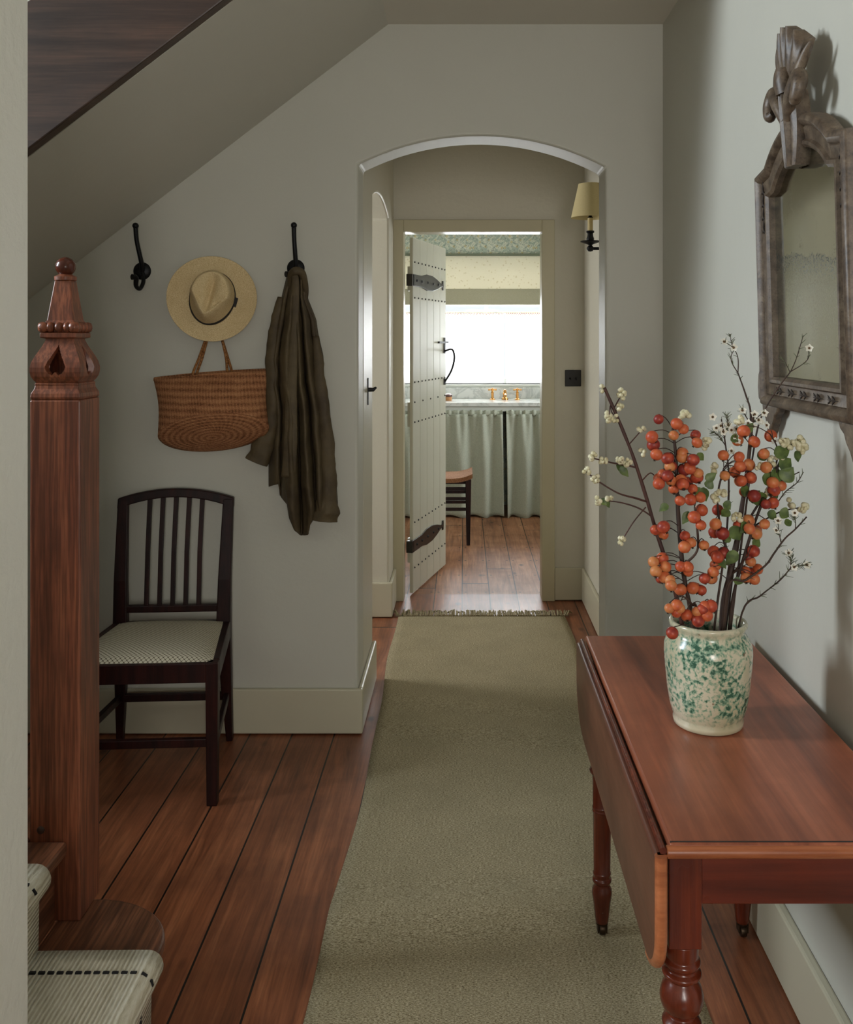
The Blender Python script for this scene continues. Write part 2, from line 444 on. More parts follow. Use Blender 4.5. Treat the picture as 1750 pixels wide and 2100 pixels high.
def m_linen(name, a, b, trans=0.0):
    m = Mat(name, b, 0.9, spec=0.1)
    n1 = m.noise(m.map((1, 1, 6)), 90, 3, 0.6); n2 = m.noise(m.map((6, 6, 1)), 90, 3, 0.6)
    m.color(m.ramp(m.math('ADD', m.math('MULTIPLY', n1, 0.5), m.math('MULTIPLY', n2, 0.5)), [(0.35, a), (0.65, b)]))
    if trans:
        tr = m.n('ShaderNodeBsdfTranslucent'); tr.inputs[0].default_value = b
        mx = m.n('ShaderNodeMixShader'); mx.inputs[0].default_value = trans
        out = m.t.nodes['Material Output']
        m.l(m.b.outputs[0], mx.inputs[1]); m.l(tr.outputs[0], mx.inputs[2]); m.l(mx.outputs[0], out.inputs[0])
    return m.m
M['curtain'] = m_linen('sage_linen', srgb(166, 171, 156), srgb(202, 207, 190))
M['blind_low'] = m_linen('blind_band_linen', srgb(170, 166, 138), srgb(190, 186, 164), 0.12)
M['shade'] = m_linen('lamp_shade_paper', srgb(206, 190, 142), srgb(214, 198, 150))

def m_blind():
    m = Mat('sprigged_blind', srgb(222, 216, 198), 0.9, spec=0.1)
    n = m.noise(m.co(), 60, 3, 0.6); v = m.vor(m.co(), 34)
    c = m.mix(m.ramp(v, [(0.15, (1, 1, 1)), (0.3, (0, 0, 0))]), srgb(226, 222, 206), srgb(204, 196, 170))
    c = m.mix(m.math('MULTIPLY', n, 0.4), c, srgb(214, 208, 186))
    m.color(c)
    tr = m.n('ShaderNodeBsdfTranslucent'); m.l(c, tr.inputs[0])
    mx = m.n('ShaderNodeMixShader'); mx.inputs[0].default_value = 0.22
    m.l(m.b.outputs[0], mx.inputs[1]); m.l(tr.outputs[0], mx.inputs[2]); m.l(mx.outputs[0], m.t.nodes['Material Output'].inputs[0])
    return m.m
M['blind'] = m_blind()

def m_sheer():
    m = Mat('sheer_voile', (0.95, 0.95, 0.95), 0.9)
    tp = m.n('ShaderNodeBsdfTransparent'); tl = m.n('ShaderNodeBsdfTranslucent'); tl.inputs[0].default_value = (0.95, 0.95, 0.95, 1)
    m1 = m.n('ShaderNodeMixShader'); m1.inputs[0].default_value = 0.5
    m.l(m.b.outputs[0], m1.inputs[1]); m.l(tl.outputs[0], m1.inputs[2])
    m2 = m.n('ShaderNodeMixShader'); m2.inputs[0].default_value = 0.45
    m.l(m1.outputs[0], m2.inputs[1]); m.l(tp.outputs[0], m2.inputs[2]); m.l(m2.outputs[0], m.t.nodes['Material Output'].inputs[0])
    return m.m
M['sheer'] = m_sheer()

def m_glass():
    m = Mat('window_glass', (1, 1, 1), 0.02)
    tp = m.n('ShaderNodeBsdfTransparent'); gl = m.n('ShaderNodeBsdfGlossy'); gl.inputs['Roughness'].default_value = 0.02
    fr = m.n('ShaderNodeFresnel'); fr.inputs[0].default_value = 1.45
    mx = m.n('ShaderNodeMixShader'); m.l(fr.outputs[0], mx.inputs[0]); m.l(tp.outputs[0], mx.inputs[1]); m.l(gl.outputs[0], mx.inputs[2])
    m.l(mx.outputs[0], m.t.nodes['Material Output'].inputs[0]); return m.m
M['glass'] = m_glass()

def m_wallpaper():
    m = Mat('leaf_wallpaper', srgb(214, 214, 192), 0.8)
    X, Y, Z = m.sep()
    fx = m.math('FRACT', m.math('MULTIPLY', X, 3.6)); fz = m.math('FRACT', m.math('MULTIPLY', Z, 3.6))
    cb = m.n('ShaderNodeCombineXYZ'); m.l(fx, cb.inputs[0]); m.l(fz, cb.inputs[1])
    v = m.vor(cb.outputs[0], 6.0); nz = m.noise(cb.outputs[0], 5.5, 3, 0.5, 1.2); wv = m.noise(cb.outputs[0], 8.0, 2, 0.5, 2.5)
    c = m.mix(m.ramp(nz, [(0.46, (0, 0, 0)), (0.52, (1, 1, 1))]), srgb(226, 228, 208), srgb(190, 202, 184))
    c = m.mix(m.ramp(v, [(0.2, (1, 1, 1)), (0.28, (0, 0, 0))]), c, srgb(218, 208, 160))
    c = m.mix(m.ramp(m.math('ABSOLUTE', m.math('SUBTRACT', wv, 0.5)), [(0.012, (0.75, 0.75, 0.75)), (0.03, (0, 0, 0))]), c, srgb(96, 114, 106))
    m.color(c); return m.m
M['wallpaper'] = m_wallpaper()

def m_marble():
    m = Mat('pale_marble', srgb(222, 224, 220), 0.15)
    n = m.noise(m.map((1, 2, 1)), 4, 6, 0.6, 2.0)
    m.color(m.ramp(n, [(0.45, srgb(228, 230, 226)), (0.52, srgb(196, 200, 196)), (0.6, srgb(228, 230, 226))])); return m.m
M['marble'] = m_marble()

def m_vase():
    m = Mat('sponged_glaze', srgb(214, 206, 184), 0.2)
    co = m.co(); X, Y, Z = m.sep()
    n1 = m.noise(co, 125, 2, 0.5, 0.3); n2 = m.noise(m.map((1, 1, 0.8)), 15, 3, 0.5)
    n3 = m.noise(co, 120, 2, 0.5)
    base = m.mix(m.ramp(m.noise(co, 9, 3), [(0.4, (0, 0, 0)), (0.7, (1, 1, 1))]), srgb(204, 196, 172), srgb(178, 170, 138))
    zone = m.math('MULTIPLY', m.ramp(m.math('MULTIPLY', Z, 5), [(0.06, (0, 0, 0)), (0.22, (1, 1, 1))]), m.ramp(m.math('MULTIPLY', Z, 5), [(0.90, (1, 1, 1)), (0.96, (0.25, 0.25, 0.25))]))
    den = m.math('MULTIPLY', m.math('ADD', m.math('MULTIPLY', n2, 0.5), m.math('MULTIPLY', n1, 0.8)), 1.0)
    pale = m.math('MULTIPLY', m.ramp(den, [(0.60, (0, 0, 0)), (0.72, (0.9, 0.9, 0.9))]), zone)
    dk = m.math('MULTIPLY', m.ramp(m.math('ADD', den, m.math('MULTIPLY', n3, 0.15)), [(0.79, (0, 0, 0)), (0.88, (0.85, 0.85, 0.85))]), zone)
    c = m.mix(pale, base, srgb(110, 150, 124))
    c = m.mix(dk, c, srgb(18, 70, 54))
    c = m.mix(m.ramp(m.noise(co, 55, 2, 0.5), [(0.72, (0, 0, 0)), (0.76, (0.8, 0.8, 0.8))]), c, srgb(120, 84, 58))
    m.color(c); m.bump(m.noise(co, 14, 3), 0.15, 0.006); return m.m
M['vase'] = m_vase()

def m_berry():
    m = Mat('crab_apple_skin', srgb(190, 80, 40), 0.42, spec=0.35)
    oi = m.n('ShaderNodeObjectInfo')
    n = m.noise(m.co(), 70, 3, 0.5)
    f = m.math('ADD', oi.outputs['Random'], m.math('MULTIPLY', m.math('SUBTRACT', n, 0.5), 1.1))
    c = m.ramp(f, [(0.0, srgb(128, 44, 38)), (0.3, srgb(174, 72, 46)), (0.65, srgb(192, 98, 58)), (1.0, srgb(196, 128, 78))])
    X, Y, Z = m.sep()
    c = m.mix(m.ramp(m.math('MULTIPLY', Z, -60), [(0.56, (0, 0, 0)), (0.62, (1, 1, 1))]), c, srgb(50, 34, 24))
    m.color(c); return m.m
M['berry'] = m_berry()
M['bark'] = wood('twig_bark', srgb(34, 22, 16), srgb(62, 42, 32), srgb(88, 64, 50), 'Z', 2.0, 0.7, 0.3)
M['bark_red'] = wood('red_twig_bark', srgb(40, 20, 15), srgb(74, 40, 30), srgb(96, 56, 42), 'Z', 2.0, 0.6, 0.3)
def m_leafy(name, a, b, sc_=60, rough=0.5):
    m = Mat(name, a, rough); m.color(m.ramp(m.noise(m.co(), sc_, 3), [(0.35, a), (0.65, b)])); return m.m
M['leaf'] = m_leafy('green_leaf', srgb(58, 76, 34), srgb(98, 116, 56))
M['needle'] = m_leafy('needle_green', srgb(62, 70, 44), srgb(86, 92, 60))
def m_snow():
    m = Mat('white_berry', srgb(210, 204, 172), 0.5)
    c = m.ramp(m.noise(m.co(), 90, 3), [(0.35, srgb(186, 178, 138)), (0.65, srgb(220, 214, 184))])
    c = m.mix(m.ramp(m.noise(m.map((1, 1, 1), (3, 1, 2)), 150, 2), [(0.60, (0, 0, 0)), (0.68, (0.8, 0.8, 0.8))]), c, srgb(104, 82, 48))
    m.color(c); return m.m
M['snow'] = m_snow()
M['petal'] = m_leafy('white_petal', srgb(226, 222, 206), srgb(240, 238, 228), 80, 0.6)
M['eye'] = Mat('flower_eye', srgb(86, 62, 30), 0.7).m
M['switch'] = Mat('bronze_switch', (0.025, 0.023, 0.022), 0.35, 0.5).m
M['dark'] = Mat('dark_earth', (0.01, 0.008, 0.006), 0.9).m
M['rush'] = m_straw('stool_seat_wood', srgb(112, 74, 48), srgb(156, 110, 78), srgb(186, 142, 108))
M['jar'] = Mat('amber_soap', srgb(196, 140, 90), 0.3).m
M['lid'] = Mat('dark_lid', srgb(96, 70, 66), 0.3, 0.3).m
M['candle'] = Mat('candle_tube', srgb(198, 178, 124), 0.5).m

# ------------------------------------------------------------------ setting
YW = 3.503          # hall end wall with the arch
XR = 0.742          # right wall
ZC = 2.645          # ceiling
XL = -0.602         # corridor left wall
YL = 1.30           # where the left wall stops at the stair

bm = B(); box(bm, -3.9, 1.0, -2.2, 5.39, -0.1, 0.0); struct('floor', bm, M['floor'])
bm = B(); box(bm, -1.6, 2.0, 5.39, 8.7, -0.1, 0.0); struct('floor.001', bm, M['floor_w'])

# arch wall
AX0, AX1 = -0.395, 0.528
def arc3(p0, pm, p1, n):
    (x1, y1), (x2, y2), (x3, y3) = p0, pm, p1
    a = x1 * (y2 - y3) - y1 * (x2 - x3) + x2 * y3 - x3 * y2
    bx = (x1 ** 2 + y1 ** 2) * (y3 - y2) + (x2 ** 2 + y2 ** 2) * (y1 - y3) + (x3 ** 2 + y3 ** 2) * (y2 - y1)
    by = (x1 ** 2 + y1 ** 2) * (x2 - x3) + (x2 ** 2 + y2 ** 2) * (x3 - x1) + (x3 ** 2 + y3 ** 2) * (x1 - x2)
    cx, cy = -bx / (2 * a), -by / (2 * a); r = math.hypot(x1 - cx, y1 - cy)
    a0 = math.atan2(y1 - cy, x1 - cx); a1 = math.atan2(y3 - cy, x3 - cx)
    return [(cx + r * math.cos(a0 + (a1 - a0) * i / n), cy + r * math.sin(a0 + (a1 - a0) * i / n)) for i in range(n + 1)]
arc = arc3((AX0, 2.122), (0.065, 2.230), (AX1, 2.112), 28)
poly = [(-3.72, 0), (AX0, 0)] + arc + [(AX1, 0), (0.95, 0), (0.95, 5.2), (-3.72, 5.2)]
bm = prism(B(), poly, XZ, YW, YW + 0.18); struct('wall_back', bm, M['wall'], bevel=0.012, seg=3)

# right wall, left wall, stair side wall, entrance wall
bm = B(); box(bm, XR, XR + 0.15, -2.2, YW, 0, ZC); struct('wall_right', bm, M['wall'])
bm = B(); box(bm, XL - 0.14, XL, -1.75, YL, 0, ZC + 0.2); struct('wall_left', bm, M['wall_left'], bevel=0.006)
bm = B(); box(bm, -3.72, XL - 0.14, YL - 0.14, YL, 0, 5.2); struct('wall_stair', bm, M['wall'])
bm = B(); box(bm, XL - 0.14, 0.95, YL - 0.14, YL, ZC + 0.2, 5.2); struct('wall_stair.001', bm, M['wall'])
bm = B(); box(bm, 0.8, 0.95, YL, YW, ZC + 0.2, 5.2); struct('wall_upper', bm, M['wall'])
def wall_with_hole_x(x0, x1, ya, yb, z0, z1, hy0, hy1, hz0, hz1):
    b = B(); box(b, x0, x1, ya, hy0, z0, z1); box(b, x0, x1, hy1, yb, z0, z1); box(b, x0, x1, hy0, hy1, z0, hz0); box(b, x0, x1, hy0, hy1, hz1, z1); return b
def wall_with_hole_y(y0, y1, xa, xb, z0, z1, hx0, hx1, hz0, hz1):
    b = B(); box(b, xa, hx0, y0, y1, z0, z1); box(b, hx1, xb, y0, y1, z0, z1)
    if hz0 > z0: box(b, hx0, hx1, y0, y1, z0, hz0)
    box(b, hx0, hx1, y0, y1, hz1, z1); return b
struct('wall_landing', wall_with_hole_x(-3.86, -3.72, YL - 0.14, YW, 0, 5.2, 1.45, 2.15, 1.95, 3.5), M['wall'])
struct('wall_front', wall_with_hole_y(-1.9, -1.75, XL - 0.14, XR, 0, ZC, 0.02, 0.70, 0.85, 2.05), M['wall'])

def window(name, axis, pos, a0, a1, z0, z1, bars):
    """frame with glazing bars; axis 'x': plane x=pos spanning y, axis 'y': plane y=pos spanning x"""
    def bx(b, p0, p1, s0, s1, q0, q1):
        if axis == 'x': box(b, p0, p1, s0, s1, q0, q1)
        else: box(b, s0, s1, p0, p1, q0, q1)
    b = B(); t = 0.045
    bx(b, pos - 0.03, pos + 0.03, a0, a0 + t, z0, z1); bx(b, pos - 0.03, pos + 0.03, a1 - t, a1, z0, z1)
    bx(b, pos - 0.03, pos + 0.03, a0 + t, a1 - t, z0, z0 + t); bx(b, pos - 0.03, pos + 0.03, a0 + t, a1 - t, z1 - t, z1)
    fr = struct(name, b, M['white'], bevel=0.004)
    b = B()
    mid = (a0 + a1) / 2; zm = (z0 + z1) / 2
    bx(b, pos - 0.014, pos + 0.014, mid - 0.014, mid + 0.014, z0 + t, z1 - t)
    if bars: bx(b, pos - 0.0145, pos + 0.0145, a0 + t, a1 - t, zm - 0.013, zm + 0.013)
    obj('glazing_bars', b, M['white'], fr)
    b = B(); bx(b, pos - 0.003, pos + 0.003, a0 + t, a1 - t, z0 + t, z1 - t); obj('pane', b, M['glass'], fr)
    return fr
window('window_1', 'x', -3.79, 1.45, 2.15, 1.95, 3.5, True)
window('window_2', 'y', -1.825, 0.02, 0.70, 0.85, 2.05, True)

# ceilings
bm = B(); box(bm, -0.284, XR + 0.15, YL - 0.14, YW, ZC, ZC + 0.2); box(bm, XL - 0.14, XR + 0.15, -1.9, YL - 0.14, ZC, ZC + 0.2)
box(bm, -3.72, XL, YL - 0.28, YL - 0.14, ZC, ZC + 0.05)
struct('ceiling', bm, M['ceil'])
bm = B(); box(bm, -3.86, 0.95, YL - 0.14, YW + 0.1, 5.2, 5.3); struct('ceiling.001', bm, M['ceil'])
# sloping plaster underside of the upper flight, stepped on top
SL = 0.765
def sofz(x): return 1.62 + SL * (x + 1.623)
poly = [(-2.62, sofz(-2.62)), (-0.284, sofz(-0.284))]
x = -0.284; z = sofz(x) + 0.27
top = []
nst = 10; dx = (2.62 - 0.284) / nst
for i in range(nst):
    xa = -0.284 - i * dx
    zt = sofz(xa) + 0.2
    top += [(xa, zt), (xa - dx, zt)]
poly += top
bm = prism(B(), poly, XZ, 2.531, YW - 0.001); struct('ceiling_stair_soffit', bm, M['soffit'])
bm = B(); box(bm, -3.72, -2.62, YL, YW - 0.001, sofz(-2.62), sofz(-2.62) + 0.2); struct('floor_landing', bm, M['floor'])
# dark string board of the upper flight
poly = [(-2.62, sofz(-2.62)), (-0.30, sofz(-0.30)), (-0.30, sofz(-0.30) + 0.395), (-2.62, sofz(-2.62) + 0.395)]
bm = prism(B(), poly, XZ, 2.49, 2.53)
sb = obj('stair_string_board', bm, M['stringer'], bevel=0.004)
tag(sb, 'dark brown sloping board along the edge of the upper stair flight', 'stair board')

# passage between arch and doorway
YD = 5.265
arc2 = arc3((4.05, 2.085), (4.50, 2.15), (4.95, 2.10), 18)
poly = [(YW + 0.18, 0), (4.05, 0)] + arc2 + [(4.95, 0), (YD, 0), (YD, ZC), (YW + 0.18, ZC)]
bm = prism(B(), poly, YZ, -0.90, AX0); struct('wall_passage_left', bm, M['passage'], bevel=0.012, seg=3)
# side lobby behind the passage opening, with an unseen window added to brighten the passage
struct('wall_lobby', wall_with_hole_x(-2.54, -2.40, YW + 0.18, YD + 0.125, 0, ZC, 4.15, 4.85, 1.0, 2.1), M['passage'])
bm = B(); box(bm, -2.40, -1.6, YD, YD + 0.125, 0, ZC); struct('wall_lobby.001', bm, M['passage'])
window('window_4_added', 'x', -2.47, 4.15, 4.85, 1.0, 2.1, True)
bm = B(); box(bm, 0.676, 0.80, YW + 0.18, YD, 0, ZC); struct('wall_passage_right', bm, M['passage'])
bm = B(); box(bm, -2.54, 0.8, YW + 0.18, YD + 0.12, ZC, ZC + 0.1); struct('ceiling_passage', bm, M['ceil'])
DX0, DX1, DZ = -0.338, 0.436, 2.065
bm = wall_with_hole_y(YD, YD + 0.125, -1.6, 2.0, 0, ZC, DX0 - 0.012, DX1 + 0.012, 0, DZ + 0.012); struct('wall_doorway', bm, M['passage'])

# washroom shell
bm = B(); box(bm, -1.75, -1.6, YD, 8.7, 0, 2.6); struct('wall_washroom_left', bm, M['white'])
struct('wall_washroom_right', wall_with_hole_x(2.0, 2.15, YD, 8.7, 0, 2.6, 6.1, 7.4, 1.0, 2.15), M['white'])
window('window_5_added', 'x', 2.08, 6.1, 7.4, 1.0, 2.15, True)  # unseen window, added to let the side fill into the washroom
bm = B(); box(bm, -1.6, 2.0, YD + 0.125, 8.7, 2.5, 2.6); struct('ceiling_washroom', bm, M['white'])
WX0, WX1, WZ0, WZ1 = -0.78, 1.18, 1.06, 2.18
YB = 8.25
bm = wall_with_hole_y(YB, YB + 0.25, -1.6, 2.0, 0, 2.5, WX0, WX1, WZ0, WZ1); struct('wall_washroom_back', bm, M['wallpaper'])
window('window_3', 'y', YB + 0.2, WX0, WX1, WZ0, WZ1, True)
bm = B(); box(bm, WX0 - 0.02, WX1 + 0.02, YB - 0.02, YB + 0.17, WZ0 - 0.022, WZ0); struct('trim_1', bm, M['white'], bevel=0.004)

# door frame: casing boards and lining
bm = B()
box(bm, -0.406, DX0, YD - 0.02, YD, 0, DZ + 0.068); box(bm, DX1, 0.507, YD - 0.02, YD, 0, DZ + 0.068); box(bm, DX0, DX1, YD - 0.02, YD, DZ, DZ + 0.068)
box(bm, DX0 - 0.012, DX0, YD, YD + 0.125, 0, DZ + 0.012); box(bm, DX1, DX1 + 0.012, YD, YD + 0.125, 0, DZ + 0.012); box(bm, DX0, DX1, YD, YD + 0.125, DZ, DZ + 0.012)
struct('trim_2', bm, M['casing'], bevel=0.003)

# skirting boards
SH = 0.17
def skirt(name, boxes):
    b = B()
    for q in boxes: box(b, *q)
    return struct(name, b, M['skirt'], bevel=0.006, seg=2)
skirt('baseboard_back', [(-3.72, AX0 + 0.018, YW - 0.02, YW, 0.004, SH), (AX0, AX0 + 0.018, YW, 4.05, 0.004, SH), (AX1 - 0.001, XR - 0.022, YW - 0.02, YW, 0.004, SH)])
skirt('baseboard_right', [(XR - 0.022, XR, -1.75, YW, 0.004, SH)])
skirt('baseboard_left', [(XL, XL + 0.018, -1.75, YL - 0.3, 0.004, SH)])
skirt('baseboard_passage_left', [(-0.90, AX0 + 0.018, 4.93, 4.95, 0.004, 0.186), (AX0, AX0 + 0.018, 4.95, YD - 0.02, 0.004, 0.186)])
skirt('baseboard_passage_right', [(0.507, 0.676, YD - 0.018, YD, 0.004, 0.185), (0.658, 0.676, YW + 0.18, YD - 0.018, 0.004, 0.185)])

# ------------------------------------------------------------------ plank door of the washroom
H0 = Vector((-0.291, 5.368)); H1 = Vector((-0.116, 6.047))
dr = thing('door_1', 'cream plank door with iron straps standing half open in the doorway', 'door', (H0.x, H0.y, 0.012))
dr['kind'] = 'structure'
DW = (H1 - H0).length; ang = math.atan2(H1.y - H0.y, H1.x - H0.x)
ORG[dr.name] = Vector((0, 0, 0)); dr.rotation_euler = (0, 0, ang)      # local x along the leaf, -y is the face towards the hall
npl = 5; DH = 2.035
b = B()
ed = [i * DW / npl for i in range(npl + 1)]
for i in range(npl):
    box(b, ed[i] + 0.0015, ed[i + 1] - 0.0015, 0.001, 0.022, 0, DH)
leaf = obj('door_leaf', b, M['door'], dr, bevel=0.004, seg=2)
b = B(); box(b, 0.0, DW, 0.004, 0.0195, 0.001, DH - 0.001)
for z in (0.24, 1.02, 1.80): box(b, 0.01, DW - 0.01, 0.022, 0.037, z - 0.07, z + 0.07)
obj('ledge', b, M['door'], dr)
for z in (1.895, 1.69, 1.205, 1.09, 0.975, 0.40, 0.14):
    b = B()
    cnt = 10 if z != 1.09 else 5
    for k in range(cnt):
        xx = 0.03 + (DW - 0.06) * k / (cnt - 1)
        lathe(b, [(0.0055, -0.001), (0.005, 0.003), (0.0025, 0.005), (0, 0.0055)], (xx, 0.001, z), 8, Matrix.Rotation(PI / 2, 4, 'X'))
    obj('stud_row', b, M['iron'], dr)
for z in (1.79, 0.27):
    b = B()
    pr = [(-0.03, -0.034), (0.16, -0.034), (0.26, -0.048), (0.38, -0.046), (0.48, -0.03), (0.56, -0.012), (0.60, -0.008), (0.605, -0.03), (0.625, -0.03), (0.625, 0.03), (0.605, 0.03), (0.60, 0.008), (0.56, 0.012), (0.48, 0.03), (0.38, 0.046), (0.26, 0.048), (0.16, 0.034), (-0.03, 0.034)]
    prism(b, [(p[0], z + p[1]) for p in pr], XZ, -0.007, 0.001)
    box(b, -0.036, -0.004, -0.007, 0.03, z - 0.034, z + 0.034)
    s = obj('strap_hinge', b, M['strap'], dr, bevel=0.002)
    b = B()
    for xx in (0.05, 0.15, 0.27, 0.39, 0.50): ball(b, (xx, -0.008, z), 0.008, 6, (1, 0.6, 1))
    obj('rivets', b, M['iron'], s)
b = B()
box(b, DW - 0.055, DW - 0.025, -0.006, 0.001, 1.36, 1.46); box(b, DW - 0.055, DW - 0.025, -0.006, 0.001, 1.16, 1.20)
tube(b, catmull([(DW - 0.04, -0.005, 1.375), (DW - 0.035, -0.05, 1.385), (DW - 0.035, -0.065, 1.33), (DW - 0.035, -0.045, 1.25), (DW - 0.04, -0.004, 1.18)], 5), 0.006, 8)
hd = obj('latch_handle', b, M['iron'], dr, smooth='auto')
b = B(); box(b, DW - 0.19, DW + 0.02, -0.012, 0.001, 1.425, 1.437); obj('latch_bar', b, M['iron'], hd)
# small iron catch on the arch reveal
lc = thing('latch_catch', 'small black iron catch fixed on the white reveal of the arch', 'latch', (AX0, 3.86, 1.20))
b = B(); box(b, AX0 - 0.001, AX0 + 0.004, 3.835, 3.85, 1.20, 1.31); obj('back_plate', b, M['iron'], lc)
b = B(); tube(b, [(AX0, 3.843, 1.262), (AX0 + 0.024, 3.843, 1.262), (AX0 + 0.036, 3.843, 1.272)], [0.009, 0.008, 0.004], 10); obj('thumb_lever', b, M['iron'], lc, smooth='auto')

# ------------------------------------------------------------------ washroom fittings
YF = 7.70
van = thing('vanity', 'pale marble washstand top under the bright washroom window', 'washstand', (0.3, 7.95, 0))
b = B(); box(b, -1.15, 1.75, YF, YB - 0.001, 0.905, 0.937); obj('worktop', b, M['marble'], van, bevel=0.004)
b = B(); box(b, -1.15, 1.75, YB - 0.022, YB - 0.001, 0.937, 1.035); obj('splashback', b, M['marble'], van, bevel=0.003)
b = B(); box(b, -1.14, 1.74, YF + 0.02, YF + 0.045, 0.865, 0.905); obj('front_rail', b, M['white'], van)
b = B(); box(b, -1.14, -1.11, YF + 0.05, YB - 0.03, 0, 0.905); obj('side_panel', b, M['white'], van)
b = B(); box(b, 1.71, 1.74, YF + 0.05, YB - 0.03, 0, 0.905); obj('side_panel', b, M['white'], van)
def drape(name, x0, x1, z0, z1, y, folds, amp, seed, label, cat, m, grp=None, head=True, taper=0.0):
    rnd = random.Random(seed)
    ph = [rnd.uniform(0, 6.28) for _ in range(4)]
    t = None
    def fn(u, v):
        x = x0 + (x1 - x0) * u
        k = 0.35 + 0.65 * min(1, v * 2.2)
        s = math.sin(2 * PI * folds * u + ph[0] + 0.8 * math.sin(v * 2 + ph[1]) + 0.9 * math.sin(2 * PI * 1.7 * u + ph[2]))
        s2 = math.sin(2 * PI * folds * 2.7 * u + ph[3]) * max(0, 1 - v * 2.5)
        yy = y - amp * k * s - amp * 0.45 * s2 - amp
        zz = z1 + (z0 - z1) * v + (0.012 * math.sin(2 * PI * folds * u + ph[2]) if v > 0.98 else 0)
        return (x + 0.012 * s * v, yy, zz)
    b = B(); sheet(b, fn, int(folds * 16), 26)
    if not head:
        o = obj(name, b, m, smooth=True, solid=0.002); tag(o, label, cat, grp); return o
    t = thing(name, label, cat, ((x0 + x1) / 2, y, z0), grp)
    obj('panel', b, m, t, smooth=True, solid=0.003)
    def fh(u, v):
        x = x0 + (x1 - x0) * u
        s = math.sin(2 * PI * folds * 3.1 * u + ph[1]) + 0.6 * math.sin(2 * PI * folds * 5.3 * u)
        return (x, y - 0.022 - 0.008 * s - 0.006 * math.sin(PI * v), z1 + 0.030 - 0.045 * v + 0.004 * s * (1 - v))
    b = B(); sheet(b, fh, int(folds * 24), 5); obj('gathered_heading', b, m, t, smooth=True, solid=0.003)
    return t
drape('sink_curtain', -1.05, 0.315, 0.006, 0.845, YF + 0.012, 7, 0.034, 3, 'sage green gathered curtain under the marble top, on the stool side of the gap', 'curtain', M['curtain'], 'washstand curtains')
drape('sink_curtain', 0.345, 1.68, 0.002, 0.845, YF + 0.012, 7, 0.036, 11, 'sage green gathered curtain under the marble top, on the doorpost side of the gap', 'curtain', M['curtain'], 'washstand curtains')
# sheer half curtains on a thin rod
for i, (a, b_, sd, lab) in enumerate(((WX0 + 0.01, 0.352, 5, 'white sheer cafe curtain half nearest the open plank door'), (0.372, WX1 - 0.01, 6, 'white sheer cafe curtain half nearest the right doorpost'))):
    t = thing('sheer_curtain', lab, 'curtain', ((a + b_) / 2, YB + 0.07, WZ0), 'sheer window curtains')
    def fn(u, v, a=a, b_=b_, sd=sd):
        x = a + (b_ - a) * u
        return (x, YB + 0.07 + 0.006 * math.sin(u * 60 + sd) + 0.004 * math.sin(u * 23), 1.685 + (WZ0 + 0.004 - 1.685) * v)
    bb = B(); sheet(bb, fn, 90, 4); obj('voile', bb, M['sheer'], t, smooth=True)
    bb = B()
    n = 40
    for k in range(n):
        xx = a + (b_ - a) * (k + 0.5) / n
        tube(bb, [(xx - 0.009, YB + 0.062, 1.688), (xx, YB + 0.06, 1.674 - 0.006 * random.random()), (xx + 0.009, YB + 0.062, 1.688)], 0.0042, 5)
    obj('lace_edging', bb, M['rush'], t)
bm = B(); tube(bm, [(WX0, YB + 0.07, 1.695), (WX1, YB + 0.07, 1.695)], 0.006, 8)
tag(obj('curtain_rod', bm, M['white']), 'thin white rod carrying the sheer cafe curtains', 'curtain rod')
# roman blind
rb = thing('roman_blind', 'cream sprigged roman blind drawn halfway above the sheer curtains', 'blind', (0.36, YB - 0.03, 1.76))
b = B(); box(b, WX0 - 0.08, WX1 + 0.08, YB - 0.03, YB - 0.022, 1.89, 2.185); obj('fabric_panel', b, M['blind'], rb)
b = B(); prism(b, [(YB - 0.058, 1.758), (YB - 0.030, 1.756), (YB - 0.022, 1.89), (YB - 0.05, 1.897)], YZ, WX0 - 0.08, WX1 + 0.08); obj('folded_band', b, M['blind_low'], rb, bevel=0.004)
b = B(); box(b, WX0 - 0.08, WX1 + 0.08, YB - 0.04, YB - 0.001, 2.185, 2.205); obj('head_rail', b, paint('rail_paint', srgb(120, 126, 104), 0.5), rb)
# taps
ts = thing('basin_taps', 'brass pillar taps with cross heads and spout on the marble top', 'taps', (0.352, 8.06, 0.937))
def YT(x): return x
for xx in (0.244, 0.458):
    b = B(); lathe(b, [(0.022, 0), (0.022, 0.006), (0.012, 0.012), (0.011, 0.055), (0.014, 0.06), (0.009, 0.07), (0.009, 0.085)], (xx, 8.06, 0.937), 16); obj('pillar', b, M['brass'], ts, smooth='auto')
    b = B(); tube(b, [(xx - 0.038, 8.06, 1.022), (xx + 0.038, 8.06, 1.022)], [0.008, 0.006, 0.005, 0.006, 0.008], 8) if False else tube(b, [(xx - 0.036, 8.06, 1.022), (xx - 0.015, 8.06, 1.022), (xx + 0.015, 8.06, 1.022), (xx + 0.036, 8.06, 1.022)], [0.008, 0.005, 0.005, 0.008], 8)
    tube(b, [(xx, 8.024, 1.022), (xx, 8.096, 1.022)], 0.006, 8); ball(b, (xx, 8.06, 1.026), 0.012, 8)
    obj('cross_handle', b, M['brass'], ts, smooth='auto')
b = B(); lathe(b, [(0.03, 0), (0.028, 0.012), (0.016, 0.02), (0.016, 0.045), (0.02, 0.05), (0.012, 0.065), (0.014, 0.075), (0.008, 0.085), (0, 0.087)], (0.352, 8.08, 0.937), 16)
tube(b, catmull([(0.352, 8.08, 0.975), (0.352, 8.02, 0.985), (0.352, 7.97, 0.975), (0.352, 7.96, 0.955)], 4), 0.010, 8); obj('spout', b, M['brass'], ts, smooth='auto')
